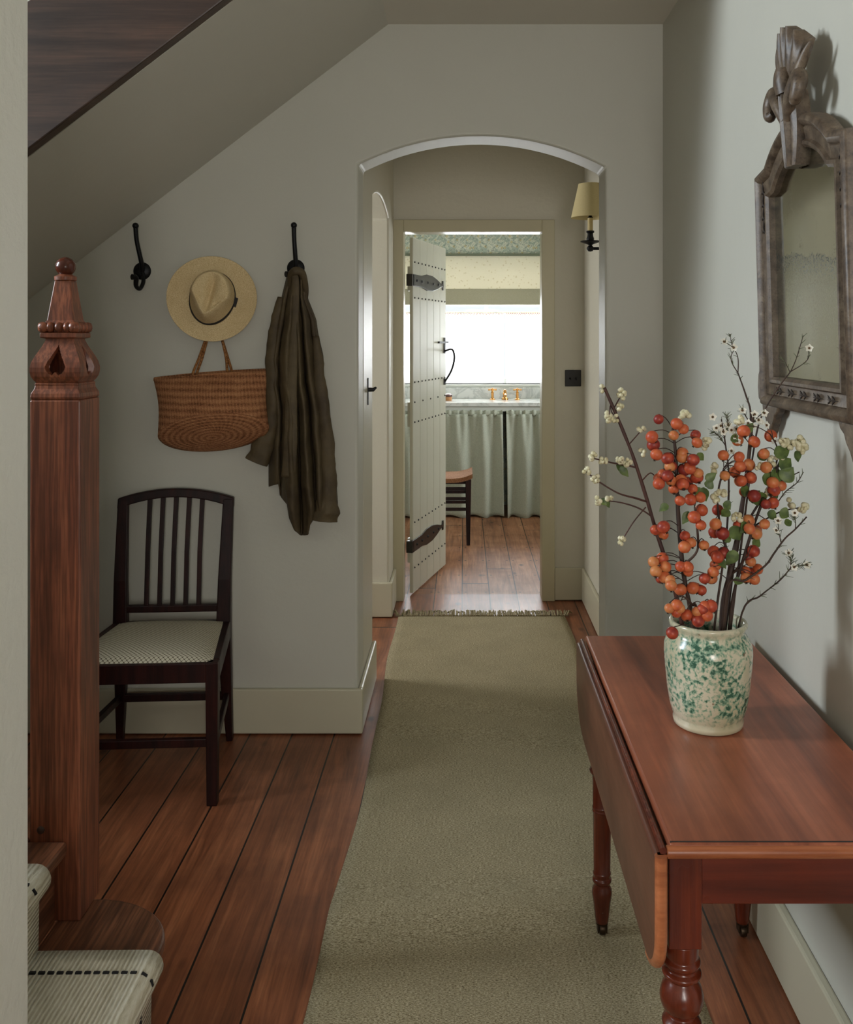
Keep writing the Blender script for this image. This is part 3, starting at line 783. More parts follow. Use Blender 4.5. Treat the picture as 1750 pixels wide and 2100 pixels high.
sj = thing('soap_jar', 'small amber soap jar with dark lid on the marble top beside the door', 'jar', (-0.135, 7.95, 0.937))
b = B(); lathe(b, [(0.03, 0), (0.033, 0.004), (0.033, 0.03), (0.028, 0.034)], (-0.135, 7.95, 0.937), 20); obj('body', b, M['jar'], sj, smooth='auto')
b = B(); lathe(b, [(0.034, 0.034), (0.035, 0.04), (0.033, 0.05), (0.02, 0.058), (0, 0.06)], (-0.135, 7.95, 0.937), 20); obj('lid', b, M['lid'], sj, smooth='auto')
# stool with shaped seat
st = thing('stool', 'dark wooden stool with shaped pale seat standing behind the plank door', 'stool', (-0.13, 6.80, 0))
def fn(u, v):
    x = -0.325 + 0.385 * u; y = 6.62 + 0.36 * v
    ex = abs(2 * u - 1) ** 3; ey = abs(2 * v - 1) ** 4
    return (x, y, 0.492 + 0.022 * ex - 0.004 * ey - 0.012 * (1 - ex))
b = B(); g = sheet(b, fn, 16, 12)
r = bmesh.ops.extrude_face_region(b, geom=b.faces[:]); bmesh.ops.translate(b, verts=[v for v in r['geom'] if isinstance(v, bmesh.types.BMVert)], vec=(0, 0, -0.030))
obj('seat', b, M['rush'], st, smooth='auto')
for lx, ly in ((-0.29, 6.655), (0.03, 6.655), (-0.29, 6.945), (0.03, 6.945)):
    b = B(); prism(b, [(-0.017, -0.017), (0.017, -0.017), (0.017, 0.017), (-0.017, 0.017)], lambda p, t, lx=lx, ly=ly: (lx + p[0] * (0.75 + 0.5 * t / 0.47), ly + p[1] * (0.75 + 0.5 * t / 0.47), t), 0, 0.468)
    obj('leg', b, M['chair'], st, bevel=0.003)
for zz in (0.40, 0.33, 0.255):
    for ly in (6.655, 6.945):
        b = B(); box(b, -0.275, 0.015, ly - 0.008, ly + 0.008, zz - 0.011, zz + 0.011); obj('rail', b, M['chair'], st, bevel=0.003)
for lx in (-0.29, 0.03):
    b = B(); box(b, lx - 0.008, lx + 0.008, 6.67, 6.93, 0.29, 0.312); obj('rail', b, M['chair'], st, bevel=0.003)

# ------------------------------------------------------------------ switch and sconce
swp = P(1175.5, 775.5, YD)
sw = thing('light_switch', 'dark bronze double light switch on the wall right of the doorway', 'switch', (swp.x, YD, swp.z - 0.046))
b = B(); box(b, swp.x - 0.045, swp.x + 0.045, YD - 0.007, YD + 0.001, swp.z - 0.046, swp.z + 0.046); obj('plate', b, M['switch'], sw, bevel=0.003)
for dx_ in (-0.017, 0.017):
    b = B(); tube(b, [(swp.x + dx_, YD - 0.006, swp.z), (swp.x + dx_, YD - 0.02, swp.z - 0.006)], [0.005, 0.004], 8); obj('toggle', b, M['iron'], sw)
YS = 4.40; cs = P(1211, 500, YS)
sn = thing('wall_sconce', 'black iron candle wall lamp with a cream shade in the passage', 'wall lamp', (cs.x, YS, 1.89))
b = B()
prof = [(0.090, 2.035), (0.056, 2.193)]
lathe(b, [(0.0905, 2.036), (0.0555, 2.194), (0.0535, 2.194), (0.0885, 2.036)], (cs.x, YS, 0), 40)
bmesh.ops.delete(b, geom=[f for f in b.faces if len(f.verts) > 4], context='FACES')
obj('lamp_shade', b, M['shade'], sn, smooth='auto')
b = B(); lathe(b, [(0.0125, 1.972), (0.0125, 2.035), (0.010, 2.036)], (cs.x, YS, 0), 16); obj('candle_tube', b, M['candle'], sn, smooth='auto')
b = B(); lathe(b, [(0.014, 2.035), (0.007, 2.045), (0.015, 2.056), (0.004, 2.06), (0.004, 2.16), (0, 2.16)], (cs.x, YS, 0), 14)
for a in range(3):
    an = a * 2.094 + 0.4; tube(b, [(cs.x, YS, 2.13), (cs.x + 0.068 * math.cos(an), YS + 0.068 * math.sin(an), 2.13)], 0.0018, 5)
obj('shade_carrier', b, M['iron'], sn, smooth='auto')
b = B(); lathe(b, [(0.018, 1.975), (0.019, 1.968), (0.013, 1.962), (0.014, 1.95), (0.018, 1.938), (0.017, 1.93), (0.012, 1.922), (0.046, 1.927), (0.047, 1.923), (0.02, 1.914), (0.009, 1.909), (0.009, 1.905), (0.016, 1.898), (0.017, 1.889), (0.011, 1.880), (0, 1.877)], (cs.x, YS, 0), 20); obj('candle_cup', b, M['iron'], sn, smooth='auto')
b = B(); tube(b, [(cs.x, YS, 1.892), (0.672, YS, 1.892)], 0.0075, 10); obj('arm', b, M['iron'], sn, smooth='auto')
b = B(); lathe(b, [(0.04, 0), (0.038, 0.008), (0.02, 0.014), (0, 0.015)], (0.6765, YS, 1.892), 20, Matrix.Rotation(-PI / 2, 4, 'Y')); obj('wall_plate', b, M['iron'], sn, smooth='auto')

# ------------------------------------------------------------------ lower stair flight
NOSE0, GO, RISE = -0.645, 0.235, 0.18
YS0, YS1 = YL + 0.002, 2.085
stair = thing('staircase', 'dark wooden stair rising behind the left wall from a rounded bottom step', 'staircase', (-0.9, 1.7, 0))
for k in range(1, 9):
    nx = NOSE0 - GO * (k - 1); zt = RISE * k
    b = B()
    if k == 1:
        out = [(nx - GO - 0.03, YS0), (nx, YS0), (nx, 2.0)]
        for i in range(1, 15):
            a = (PI / 2) * i / 14
            out.append((nx - 0.20 + 0.20 * math.cos(a), 2.0 + 0.175 * math.sin(a)))
        out += [(nx - GO - 0.03, 2.175)]
        prism(b, out, XY, zt - 0.03, zt)
    else:
        box(b, nx - GO - 0.03, nx, YS0, YS1 - 0.002, zt - 0.03, zt)
    obj('tread', b, M['tread'], stair, bevel=0.010 if k == 1 else 0.007, seg=3)
    b = B()
    if k == 1:
        out = [(nx - 0.06, YS0), (nx - 0.028, YS0), (nx - 0.028, 1.98)]
        for i in range(1, 13):
            a = (PI / 2) * i / 12
            out.append((nx - 0.20 + 0.172 * math.cos(a), 1.99 + 0.155 * math.sin(a)))
        out += [(nx - 0.25, 2.145), (nx - 0.25, 2.10), (nx - 0.06, 1.95)]
        prism(b, out, XY, 0, zt - 0.03)
    else:
        box(b, nx - 0.05, nx - 0.028, YS0, YS1 - 0.004, zt - RISE, zt - 0.03)
    obj('riser', b, M['tread'], stair)
b = B(); prism(b, [(-0.985, 0), (-0.985, 0.34), (-2.6, 0.34 + 1.615 * RISE / GO), (-2.6, 0)], XZ, 2.10, 2.13); obj('spandrel_panel', b, M['newel'], stair)
b = B(); box(b, NOSE0 - 8 * GO - 0.05, NOSE0 - 8 * GO - 0.028, YS0, YS1 - 0.004, 8 * RISE, 9 * RISE - 0.002); obj('riser', b, M['tread'], stair)

# carpet runner down the stair
CY0, CY1, CT = 1.36, 1.962, 0.012
path = []
for k in range(8, 0, -1):
    nx = NOSE0 - GO * (k - 1); zt = RISE * k
    path.append((nx - GO - 0.028 + 0.012, zt + 0.012))
    r = 0.027
    path.append((nx - 0.035, zt + 0.012))
    for i in range(0, 9):
        a = PI / 2 - PI * i / 8 * 0.95
        path.append((nx - 0.012 + 0.024 * math.cos(a), zt - 0.014 + 0.026 * math.sin(a)))
    path.append((nx - 0.013, zt - 0.05))
    path.append((nx - 0.015, zt - RISE + 0.02 if k > 1 else 0.004))
sr = thing('stair_runner', 'cream ribbed stair carpet with black stitched border', 'carpet', (-0.8, 1.66, 0))
b = B()
N = 14
rows = []
for (x, z) in path:
    rows.append([b.verts.new((x + (0.0 if 0 < j < N else -0.001), CY0 + (CY1 - CY0) * j / N, z)) for j in range(N + 1)])
for r0, r1 in zip(rows, rows[1:]):
    for j in range(N): b.faces.new((r0[j], r0[j + 1], r1[j + 1], r1[j]))
o = obj('pile', b, M['carpet'], sr, smooth=True, solid=CT)
for yb in (CY1 - 0.072, CY0 + 0.072):
    b = B()
    pts3 = [Vector((x, yb, z)) for x, z in path]
    s = 0.0; nxt = 0.0
    for p, q in zip(pts3, pts3[1:]):
        L = (q - p).length; d = (q - p).normalized() if L > 1e-6 else Vector((1, 0, 0))
        while nxt <= s + L:
            c = p + d * (nxt - s)
            nrm = Vector((-d.z, 0, d.x)); 
            if nrm.z < -0.05 or (abs(nrm.z) <= 0.05 and nrm.x < 0): nrm = -nrm
            c = c + nrm * (CT / 2 + 0.0005)
            ln, hw, th = 0.0062, 0.0026, 0.0022
            vs = []
            for sx in (-1, 1):
                for sy in (-1, 1):
                    for szz in (-1, 1):
                        vs.append(b.verts.new(c + d * ln * sx + Vector((0, hw * sy, 0)) + nrm * th * szz))
            for f in ((0, 1, 3, 2), (4, 6, 7, 5), (0, 4, 5, 1), (2, 3, 7, 6), (0, 2, 6, 4), (1, 5, 7, 3)): b.faces.new([vs[i] for i in f])
            nxt += 0.0185
        s += L
    obj('border_stitching', b, M['thread'], sr)

# ------------------------------------------------------------------ newel post
NX0, NX1, NY0, NY1 = -0.966, -0.853, 2.086, 2.198
NCX, NCY = (NX0 + NX1) / 2, (NY0 + NY1) / 2
nw = thing('newel_post', 'tall square wooden newel post with pierced hearts and ball finial', 'newel post', (NCX, NCY, 0.18))
def nz(py): return EYE - (py - VPY) * NCY / F
b = B(); box(b, NX0, NX1, NY0, NY1, 0.18, nz(815) - 0.002); obj('shaft', b, M['newel'], nw, bevel=0.004)
pg = P(84, 1702, NY0)
b = B(); lathe(b, [(0.0085, 0), (0.0085, 0.003), (0.006, 0.0045), (0, 0.005)], (pg.x, NY0 + 0.001, pg.z), 18, Matrix.Rotation(PI / 2, 4, 'X')); obj('peg', b, M['stringer'], nw, smooth='auto')
def sqloft(b, prof):
    rings = []
    for h, z in prof:
        rings.append([b.verts.new((NCX + sx * h, NCY + sy * h, z)) for sx, sy in ((-1, -1), (1, -1), (1, 1), (-1, 1))])
    for a, c in zip(rings, rings[1:]):
        for i in range(4): b.faces.new((a[i], a[(i + 1) % 4], c[(i + 1) % 4], c[i]))
    b.faces.new(rings[0][::-1]); b.faces.new(rings[-1])
z1, z2 = nz(815), nz(785)
b = B(); sqloft(b, [(0.054, z1 - 0.002), (0.056, z1 + 0.004), (0.055, z1 + 0.012), (0.050, z1 + 0.022), (0.0485, z2 - 0.004), (0.050, z2), (0.046, z2 + 0.003)]); obj('base_moulding', b, M['newel'], nw, bevel=0.002)
# pierced onion shaped section: four curved faces with heart openings
zb, zt = nz(783), nz(693)
onion = [(0.046, 0.0), (0.0505, 0.06), (0.0545, 0.14), (0.0565, 0.24), (0.0565, 0.34), (0.054, 0.46), (0.049, 0.58), (0.043, 0.70), (0.037, 0.82), (0.0325, 0.93), (0.031, 1.0)]
def onh(t): return lerp_tab([(q, h) for h, q in onion], t)
def heart(u, v):
    """upside-down heart hole; u sideways -1..1, v 0..1 height"""
    if not 0.16 < v < 0.86: return False
    s = (v - 0.16) / 0.70
    if s < 0.30:
        wmax = 0.40 * math.sqrt(max(0.0, 1 - ((0.30 - s) / 0.30) ** 2))
    else:
        q = (s - 0.30) / 0.70
        wmax = 0.40 * (math.cos(q * PI / 2) ** 0.9 * 0.55 + 0.45 * (1 - q) ** 1.6)
    if s < 0.13 and abs(u) < 0.13 * (1 - s / 0.13): return False
    return abs(u) < wmax
b = B()
NU, NV = 64, 72
for face in range(4):
    rot = Matrix.Rotation(face * PI / 2, 3, 'Z')
    vt = {}
    def gv(i, j, inner):
        key = (i, j, inner)
        if key not in vt:
            t = j / NV; h = onh(t); u = -1 + 2 * i / NU
            hh = h - (0.012 if inner else 0)
            uu = u * (h if not inner else h - 0.012)
            vt[key] = b.verts.new(Vector((NCX, NCY, zb + (zt - zb) * t)) + rot @ Vector((uu, -hh, 0)))
        return vt[key]
    solid_ = [[not heart(-1 + 2 * (i + 0.5) / NU, (j + 0.5) / NV) for i in range(NU)] for j in range(NV)]
    for j in range(NV):
        for i in range(NU):
            if not solid_[j][i]: continue
            b.faces.new((gv(i, j, 0), gv(i + 1, j, 0), gv(i + 1, j + 1, 0), gv(i, j + 1, 0)))
            b.faces.new((gv(i, j, 1), gv(i, j + 1, 1), gv(i + 1, j + 1, 1), gv(i + 1, j, 1)))
            for (di, dj, a, c) in ((-1, 0, (i, j), (i, j + 1)), (1, 0, (i + 1, j), (i + 1, j + 1)), (0, -1, (i, j), (i + 1, j)), (0, 1, (i, j + 1), (i + 1, j + 1))):
                ii, jj = i + di, j + dj
                if 0 <= ii < NU and 0 <= jj < NV and not solid_[jj][ii]:
                    b.faces.new((gv(*a, 0), gv(*c, 0), gv(*c, 1), gv(*a, 1)))
bmesh.ops.remove_doubles(b, verts=b.verts[:], dist=0.0002)
obj('pierced_onion', b, M['newel'], nw, smooth='auto')
b = B(); sqloft(b, [(0.031, zt - 0.002), (0.041, zt + 0.001), (0.041, zt + 0.011), (0.036, zt + 0.013)]); obj('collar', b, M['newel'], nw, bevel=0.0015)
zr = zt + 0.024
for face in range(4):
    rot = Matrix.Rotation(face * PI / 2, 3, 'Z'); b = B()
    for i in range(5):
        u = -0.038 + 0.019 * i
        pts = [(u - 0.0085, 0.003), (u - 0.006, 0.010), (u, 0.0125), (u + 0.006, 0.010), (u + 0.0085, 0.003)]
        q = [Vector((NCX, NCY, zr)) + rot @ Vector((p[0], -0.034, 0)) for p in pts]
        tube(b, q, [p[1] for p in pts], 12)
    obj('reeded_roll', b, M['newel'], nw, smooth=True)
b = B(); sqloft(b, [(0.033, zt + 0.012), (0.034, zr + 0.010), (0.030, zr + 0.016), (0.018, nz(577)), (0.0175, nz(575))])
obj('tapered_spire', b, M['newel'], nw, bevel=0.003)
b = B(); lathe(b, [(0.016, nz(577)), (0.024, nz(575)), (0.0245, nz(568)), (0.019, nz(565)), (0.014, nz(563)), (0.012, nz(561))], (NCX, NCY, 0), 24); obj('neck_ring', b, M['newel'], nw, smooth='auto')
b = B(); ball(b, (NCX, NCY, nz(547)), 0.0222, 18); obj('ball_finial', b, wood('finial_wood', srgb(50, 20, 12), srgb(92, 42, 26), srgb(112, 58, 38), 'Z', 1.0, 0.2, 0.2), nw, smooth=True)

# ------------------------------------------------------------------ hall runner rug
RG = random.Random(5)
rug = thing('runner_rug', 'long oatmeal flatweave runner laid along the hall floor', 'rug', (0.095, 2.9, 0))
RY0, RY1 = 0.75, 4.955
def rug_edges(y):
    l = -0.338 + 0.012 * math.sin(y * 2.3 + 0.5) + 0.004 * math.sin(y * 7); r_ = 0.522 + 0.016 * math.sin(y * 2.1 + 4.2) + 0.004 * math.sin(y * 6)
    return l, r_
def rug_h(x, y):
    return 0.003 + 0.012 * math.exp(-((y - 2.42 - 0.08 * x) / 0.09) ** 2) + 0.006 * math.exp(-((y - 3.6 + 0.2 * x) / 0.16) ** 2) + 0.004 * math.exp(-((y - 1.9 + 0.1 * x) / 0.1) ** 2)
def fn(u, v):
    y = RY0 + (RY1 - RY0) * v; l, r_ = rug_edges(y); x = l + (r_ - l) * u
    return (x, y, rug_h(x, y))
b = B(); sheet(b, fn, 24, 200); obj('weave', b, M['rug'], rug, smooth=True, solid=0.005)
b = B()
for i in range(150):
    l, r_ = rug_edges(RY1); x = l - 0.012 + (r_ - l + 0.024) * i / 149; x += RG.uniform(-0.004, 0.004)
    ln = RG.uniform(0.04, 0.085); dx_ = RG.uniform(-0.018, 0.018)
    if i < 4: dx_ -= 0.03
    if i > 145: dx_ += 0.03
    tube(b, [(x, RY1 - 0.006, 0.008), (x + dx_ * 0.4, RY1 + ln * 0.5, RG.uniform(0.012, 0.026)), (x + dx_, RY1 + ln, RG.uniform(0.004, 0.012))], [0.0042, 0.004, 0.003], 5)
fr = obj('fringe', b, M['rug'], rug); fr['kind'] = 'stuff'

# ------------------------------------------------------------------ side chair under the hooks (built at the origin, then placed)
ch = thing('side_chair', 'dark mahogany spindle back chair with patterned seat beside the newel post', 'chair', (0, 0, 0))
cm = M['chair']
for s in (-1, 1):
    # back leg and stile in one piece: splays back below, leans back above
    b = B()
    sec = [(0.0, 0.186, 0.208, 0.238, 0.270), (0.20, 0.170, 0.208, 0.218, 0.252), (0.45, 0.158, 0.208, 0.196, 0.232), (0.60, 0.162, 0.208, 0.206, 0.236), (0.885, 0.171, 0.208, 0.256, 0.280)]
    rings = [[b.verts.new((s * x, y, z)) for x, y in ((xi, ya), (xo, ya), (xo, yb), (xi, yb))] for z, xi, xo, ya, yb in sec]
    for a, c in zip(rings, rings[1:]):
        for i in range(4): b.faces.new((a[i], a[(i + 1) % 4], c[(i + 1) % 4], c[i]))
    b.faces.new(rings[0]); b.faces.new(rings[-1])
    obj('back_leg', b, cm, ch, bevel=0.004)
    b = B()
    rings = [[b.verts.new((s * (0.231 + sx * w_), -0.221 + sy * w_, z)) for sx, sy in ((-1, -1), (1, -1), (1, 1), (-1, 1))] for z, w_ in ((0, 0.0165), (0.39, 0.0195), (0.452, 0.0195))]
    for a, c in zip(rings, rings[1:]):
        for i in range(4): b.faces.new((a[i], a[(i + 1) % 4], c[(i + 1) % 4], c[i]))
    b.faces.new(rings[0]); b.faces.new(rings[-1])
    obj('front_leg', b, cm, ch, bevel=0.003)
    # side seat rail and stretcher
    b = B(); prism(b, [(s * 0.225, -0.20), (s * 0.249, -0.20), (s * 0.207, 0.21), (s * 0.183, 0.21)], XY, 0.390, 0.452); obj('seat_rail', b, cm, ch, bevel=0.003)
    b = B(); prism(b, [(s * 0.222, -0.205), (s * 0.240, -0.205), (s * 0.200, 0.225), (s * 0.182, 0.225)], XY, 0.160, 0.186); obj('stretcher', b, cm, ch, bevel=0.003)
b = B(); box(b, -0.213, 0.213, -0.240, -0.216, 0.390, 0.452); obj('seat_rail', b, cm, ch, bevel=0.003)
b = B(); box(b, -0.17, 0.17, 0.200, 0.226, 0.390, 0.452); obj('seat_rail', b, cm, ch, bevel=0.003)
b = B(); box(b, -0.218, 0.218, -0.234, -0.214, 0.185, 0.212); obj('stretcher', b, cm, ch, bevel=0.003)
b = B(); box(b, -0.175, 0.175, 0.222, 0.242, 0.158, 0.186); obj('stretcher', b, cm, ch, bevel=0.003)
# drop-in cushion
def fn(u, v):
    y = -0.226 + 0.425 * v; hw = 0.232 + (0.183 - 0.232) * v
    x = (2 * u - 1) * hw
    e = (1 - abs(2 * u - 1) ** 4) * (1 - abs(2 * v - 1) ** 4)
    return (x, y, 0.452 + 0.024 * e ** 0.6)
b = B(); sheet(b, fn, 20, 20)
r = bmesh.ops.extrude_face_region(b, geom=b.faces[:]); bmesh.ops.translate(b, verts=[v for v in r['geom'] if isinstance(v, bmesh.types.BMVert)], vec=(0, 0, -0.02))
obj('seat', b, M['seat'], ch, smooth='auto', label='pale seat woven with a small lattice pattern')
# arched crest rail
def lean(z): return lerp_tab([(0.45, 0.198), (0.60, 0.208), (0.885, 0.258), (0.95, 0.268)], z)
b = B(); n = 20; rings = []
for i in range(n + 1):
    u = -1 + 2 * i / n; x = u * 0.209; zt_ = 0.922 - 0.034 * u * u; hh = 0.031 + 0.006 * u * u
    y0 = lean(zt_ - hh) ; y1_ = lean(zt_)
    rings.append([b.verts.new(p) for p in ((x, y0 - 0.002, zt_ - hh), (x, y1_, zt_), (x, y1_ + 0.024, zt_), (x, y0 + 0.024, zt_ - hh))])
for a, c in zip(rings, rings[1:]):
    for i in range(4): b.faces.new((a[i], a[(i + 1) % 4], c[(i + 1) % 4], c[i]))
b.faces.new(rings[0]); b.faces.new(rings[-1])
obj('crest_rail', b, cm, ch, bevel=0.004)
b = B(); box(b, -0.165, 0.165, lean(0.5), lean(0.5) + 0.024, 0.486, 0.512); obj('back_rail', b, cm, ch, bevel=0.004)
for i in range(5):
    x = -0.093 + 0.0465 * i; zt_ = 0.922 - 0.034 * (x / 0.209) ** 2 - 0.02
    b = B()
    rings = [[b.verts.new((x * k + sx * 0.008, y + sy * 0.006 + 0.010, z)) for sx, sy in ((-1, -1), (1, -1), (1, 1), (-1, 1))] for z, y, k in ((0.505, lean(0.505), 1.0), (0.70, lean(0.70) - 0.004, 1.0), (zt_, lean(zt_), 1.02))]
    for a, c in zip(rings, rings[1:]):
        for q in range(4): b.faces.new((a[q], a[(q + 1) % 4], c[(q + 1) % 4], c[q]))
    b.faces.new(rings[0]); b.faces.new(rings[-1])
    obj('spindle', b, cm, ch, bevel=0.002)
ch.location = (-1.040, 3.178, 0.0); ch.rotation_euler = (0, 0, math.radians(3.5))

# ------------------------------------------------------------------ coat hooks
def coat_hook(px_top, px_ros, py_top, py_ros, label, out=1.0):
    c = P(px_ros, py_ros, YW)
    t = thing('coat_hook', label, 'hook', (c.x, YW, c.z), 'iron wall hooks')
    b = B(); lathe(b, [(0.033, 0), (0.033, 0.004), (0.028, 0.010), (0.012, 0.014), (0, 0.015)], (c.x, YW + 0.001, c.z), 24, Matrix.Rotation(PI / 2, 4, 'X')); obj('rosette', b, M['iron'], t, smooth='auto')
    L = py_ros - py_top; D = px_ros - px_top
    tp = P(px_top, py_top, YW - 0.07 * out)
    b = B(); tube(b, catmull([P(px_ros, py_ros, YW - 0.010), P(px_ros - D * 0.10, py_ros - L * 0.16, YW - 0.028 * out), P(px_ros - D * 0.45, py_ros - L * 0.40, YW - 0.045 * out), P(px_ros - D * 0.86, py_ros - L * 0.70, YW - 0.058 * out), tp], 5), [0.0095, 0.0085, 0.008, 0.0085], 10)
    obj('upper_arm', b, M['iron'], t, smooth='auto')
    b = B(); ball(b, tp, 0.0115, 12); obj('knob', b, M['iron'], t, smooth=True)
    b = B()
    tube(b, catmull([P(px_ros + 1, py_ros + 4, YW - 0.01), P(px_ros + 2, py_ros + 22, YW - 0.022 * out), P(px_ros - 5, py_ros + 36, YW - 0.045 * out), P(px_ros - 13, py_ros + 30, YW - 0.07 * out), P(px_ros - 13, py_ros + 14, YW - 0.085 * out), P(px_ros - 21, py_ros + 12, YW - 0.10 * out)], 5), [0.008, 0.0075, 0.0075, 0.008, 0.0095, 0.011], 10)
    obj('lower_hook', b, M['iron'], t, smooth='auto')
    return t
coat_hook(278, 292, 463, 556, 'bare black iron coat hook on the wall below the stair slope')
coat_hook(603, 607, 462, 550, 'black iron coat hook that carries the olive coat', 0.7)
coat_hook(434, 440, 594, 632, 'black iron coat hook behind the straw hat', 0.3)

# ------------------------------------------------------------------ straw hat
hc = P(436, 613, YW - 0.045)
hat = thing('straw_hat', 'pale straw brimmed hat with black band hanging on the wall', 'hat', hc)
ORG[hat.name] = Vector((0, 0, 0))
NT = 72
def base_r(th): return 0.091 / math.sqrt((math.cos(th) / 0.88) ** 2 + (math.sin(th) / 1.08) ** 2)
def brim_r(th): return 0.160 * (1 + 0.012 * math.cos(2 * th))
def crown_plan(th, t):
    r_ = base_r(th) * (1 - 0.13 * t)
    fr_ = max(0, math.cos(th + PI / 2)) ** 1.0        # front of the hat points down
    sd = abs(math.sin(th + PI / 2))
    pinch = 0.30 * t * max(0, math.cos(th + PI / 2)) * sd * 1.8
    return r_ * (1 - pinch) * (1 - 0.05 * t * fr_)
rings = []
b = B()
def ring(fr):
    return [b.verts.new(fr(2 * PI * i / NT)) for i in range(NT)]
for s in [1.0, 0.985, 0.92, 0.8, 0.65, 0.5, 0.35, 0.2, 0.08, 0.0]:
    def f_(th, s=s):
        r_ = base_r(th) + (brim_r(th) - base_r(th)) * s
        h = 0.003 + 0.022 * s ** 2.2 * (0.35 + 0.65 * math.cos(th) ** 2) - (0.012 * s * max(0, -math.sin(th))) * 1.2
        return (r_ * math.cos(th), r_ * math.sin(th), h)
    rings.append(ring(f_))
brim_n = len(rings)
HC = 0.108
for t in [0.06, 0.2, 0.4, 0.6, 0.78, 0.9, 0.97, 1.0]:
    def f_(th, t=t):
        r_ = crown_plan(th, t) * (1 - 0.10 * max(0, t - 0.85) / 0.15)
        return (r_ * math.cos(th), r_ * math.sin(th), 0.003 + HC * t * (1 + 0.05 * math.sin(th) * t))
    rings.append(ring(f_))
for q in [0.88, 0.7, 0.5, 0.3, 0.12]:
    def f_(th, q=q):
        r_ = crown_plan(th, 1.0) * 0.9 * q
        x, y = r_ * math.cos(th), r_ * math.sin(th)
        dent = 0.034 * math.exp(-(x / 0.017) ** 2) * (1 - q ** 3) + 0.006 * (1 - q)
        sidep = 0.018 * math.exp(-((abs(x) - 0.034) / 0.014) ** 2 - ((y + 0.035) / 0.03) ** 2)
        return (x, y, 0.003 + HC * (1 + 0.05 * math.sin(th) * q) + 0.006 * (1 - q) - dent - sidep)
    rings.append(ring(f_))
cv = b.verts.new((0, 0, 0.003 + HC - 0.032))
for a, c in zip(rings, rings[1:]):
    for i in range(NT): b.faces.new((a[i], a[(i + 1) % NT], c[(i + 1) % NT], c[i]))
for i in range(NT): b.faces.new((rings[-1][i], rings[-1][(i + 1) % NT], cv))
obj('hat_body', b, M['hat'], hat, smooth=True, solid=0.0025, sub=1)
b = B(); rr = []
for z in (0.004, 0.016):
    rr.append([b.verts.new(((crown_plan(2 * PI * i / NT, z / HC) + 0.0022) * math.cos(2 * PI * i / NT), (crown_plan(2 * PI * i / NT, z / HC) + 0.0022) * math.sin(2 * PI * i / NT), z + 0.003)) for i in range(NT)])
for i in range(NT): b.faces.new((rr[0][i], rr[0][(i + 1) % NT], rr[1][(i + 1) % NT], rr[1][i]))
bx = crown_plan(0.15, 0.1) + 0.003
box(b, bx - 0.001, bx + 0.007, -0.010, 0.022, 0.004, 0.022)
obj('hat_band', b, M['ribbon'], hat, smooth='auto', solid=0.002)
hat.rotation_euler = Matrix.Rotation(0, 4, 'Z').to_euler()
hat.matrix_world = Matrix.Translation(hc) @ Matrix.Rotation(math.radians(9), 4, 'Z') @ Matrix.Rotation(PI / 2 - math.radians(8), 4, 'X') @ Matrix.Rotation(math.radians(-14), 4, 'Z')

# ------------------------------------------------------------------ market basket
bk = thing('market_basket', 'brown woven market basket hanging on the wall under the straw hat', 'basket', P(437, 845, YW - 0.06))
def bpt(px, py, d): return P(px, py, YW - d)
# rim loop (flattened) and base loop (round bottom tipped towards the room)
NB = 80
rim, base = [], []
for i in range(NB):
    a = 2 * PI * i / NB; ca, sa = math.cos(a), math.sin(a)
    rx = 433 + 116 * ca; ry = 767 - 9 * ca - 3 * (1 - ca * ca) 
    rim.append(bpt(rx, ry + (4 if sa > 0 else 0), 0.045 + 0.040 * sa))          # sa>0 : front side
    bx_ = 438 + 112 * ca; by_ = 886 - 38 * sa - 8 * ca
    base.append(bpt(bx_, by_, 0.105 + 0.085 * sa))
b = B(); uvl = None
R_ = 18; rows = []
for j in range(R_ + 1):
    v = j / R_; row = []
    for i in range(NB):
        p = rim[i].lerp(base[i], v)
        a = 2 * PI * i / NB
        p.x += 0.010 * math.sin(PI * v) * -math.cos(a) * 0.9
        p.y -= 0.018 * math.sin(PI * v) * max(0, math.sin(a)) + 0.004 * math.sin(a * 3 + v * 5)
        p.y += 0.0012 * math.sin(v * R_ * 3.1)
        row.append(b.verts.new(p))
    rows.append(row)
for a, c in zip(rows, rows[1:]):
    for i in range(NB): b.faces.new((a[i], a[(i + 1) % NB], c[(i + 1) % NB], c[i]))
obj('side_weave', b, M['basket'], bk, smooth=True, solid=0.006)
b = B(); uv = b.loops.layers.uv.new('UVMap')
cc = sum(base, Vector()) / NB + Vector((0, 0.0, -0.004))
rows = []
for j in range(13):
    q = 1 - j / 12.0001
    rows.append([b.verts.new(cc + (p - cc) * q + Vector((0, -0.018 * (1 - q * q), -0.012 * (1 - q * q)))) for p in base])
for j, (a, c) in enumerate(zip(rows, rows[1:])):
    for i in range(NB):
        f = b.faces.new((a[i], a[(i + 1) % NB], c[(i + 1) % NB], c[i]))
        for lp, (uu, vv) in zip(f.loops, ((i / NB, j / 12), ((i + 1) / NB, j / 12), ((i + 1) / NB, (j + 1) / 12), (i / NB, (j + 1) / 12))): lp[uv].uv = (uu, vv)
obj('coiled_base', b, M['basket_base'], bk, smooth=True, solid=0.006)
b = B(); tube(b, rim + [rim[0]], 0.0045, 8); obj('braided_rim', b, M['basket'], bk, smooth=True)
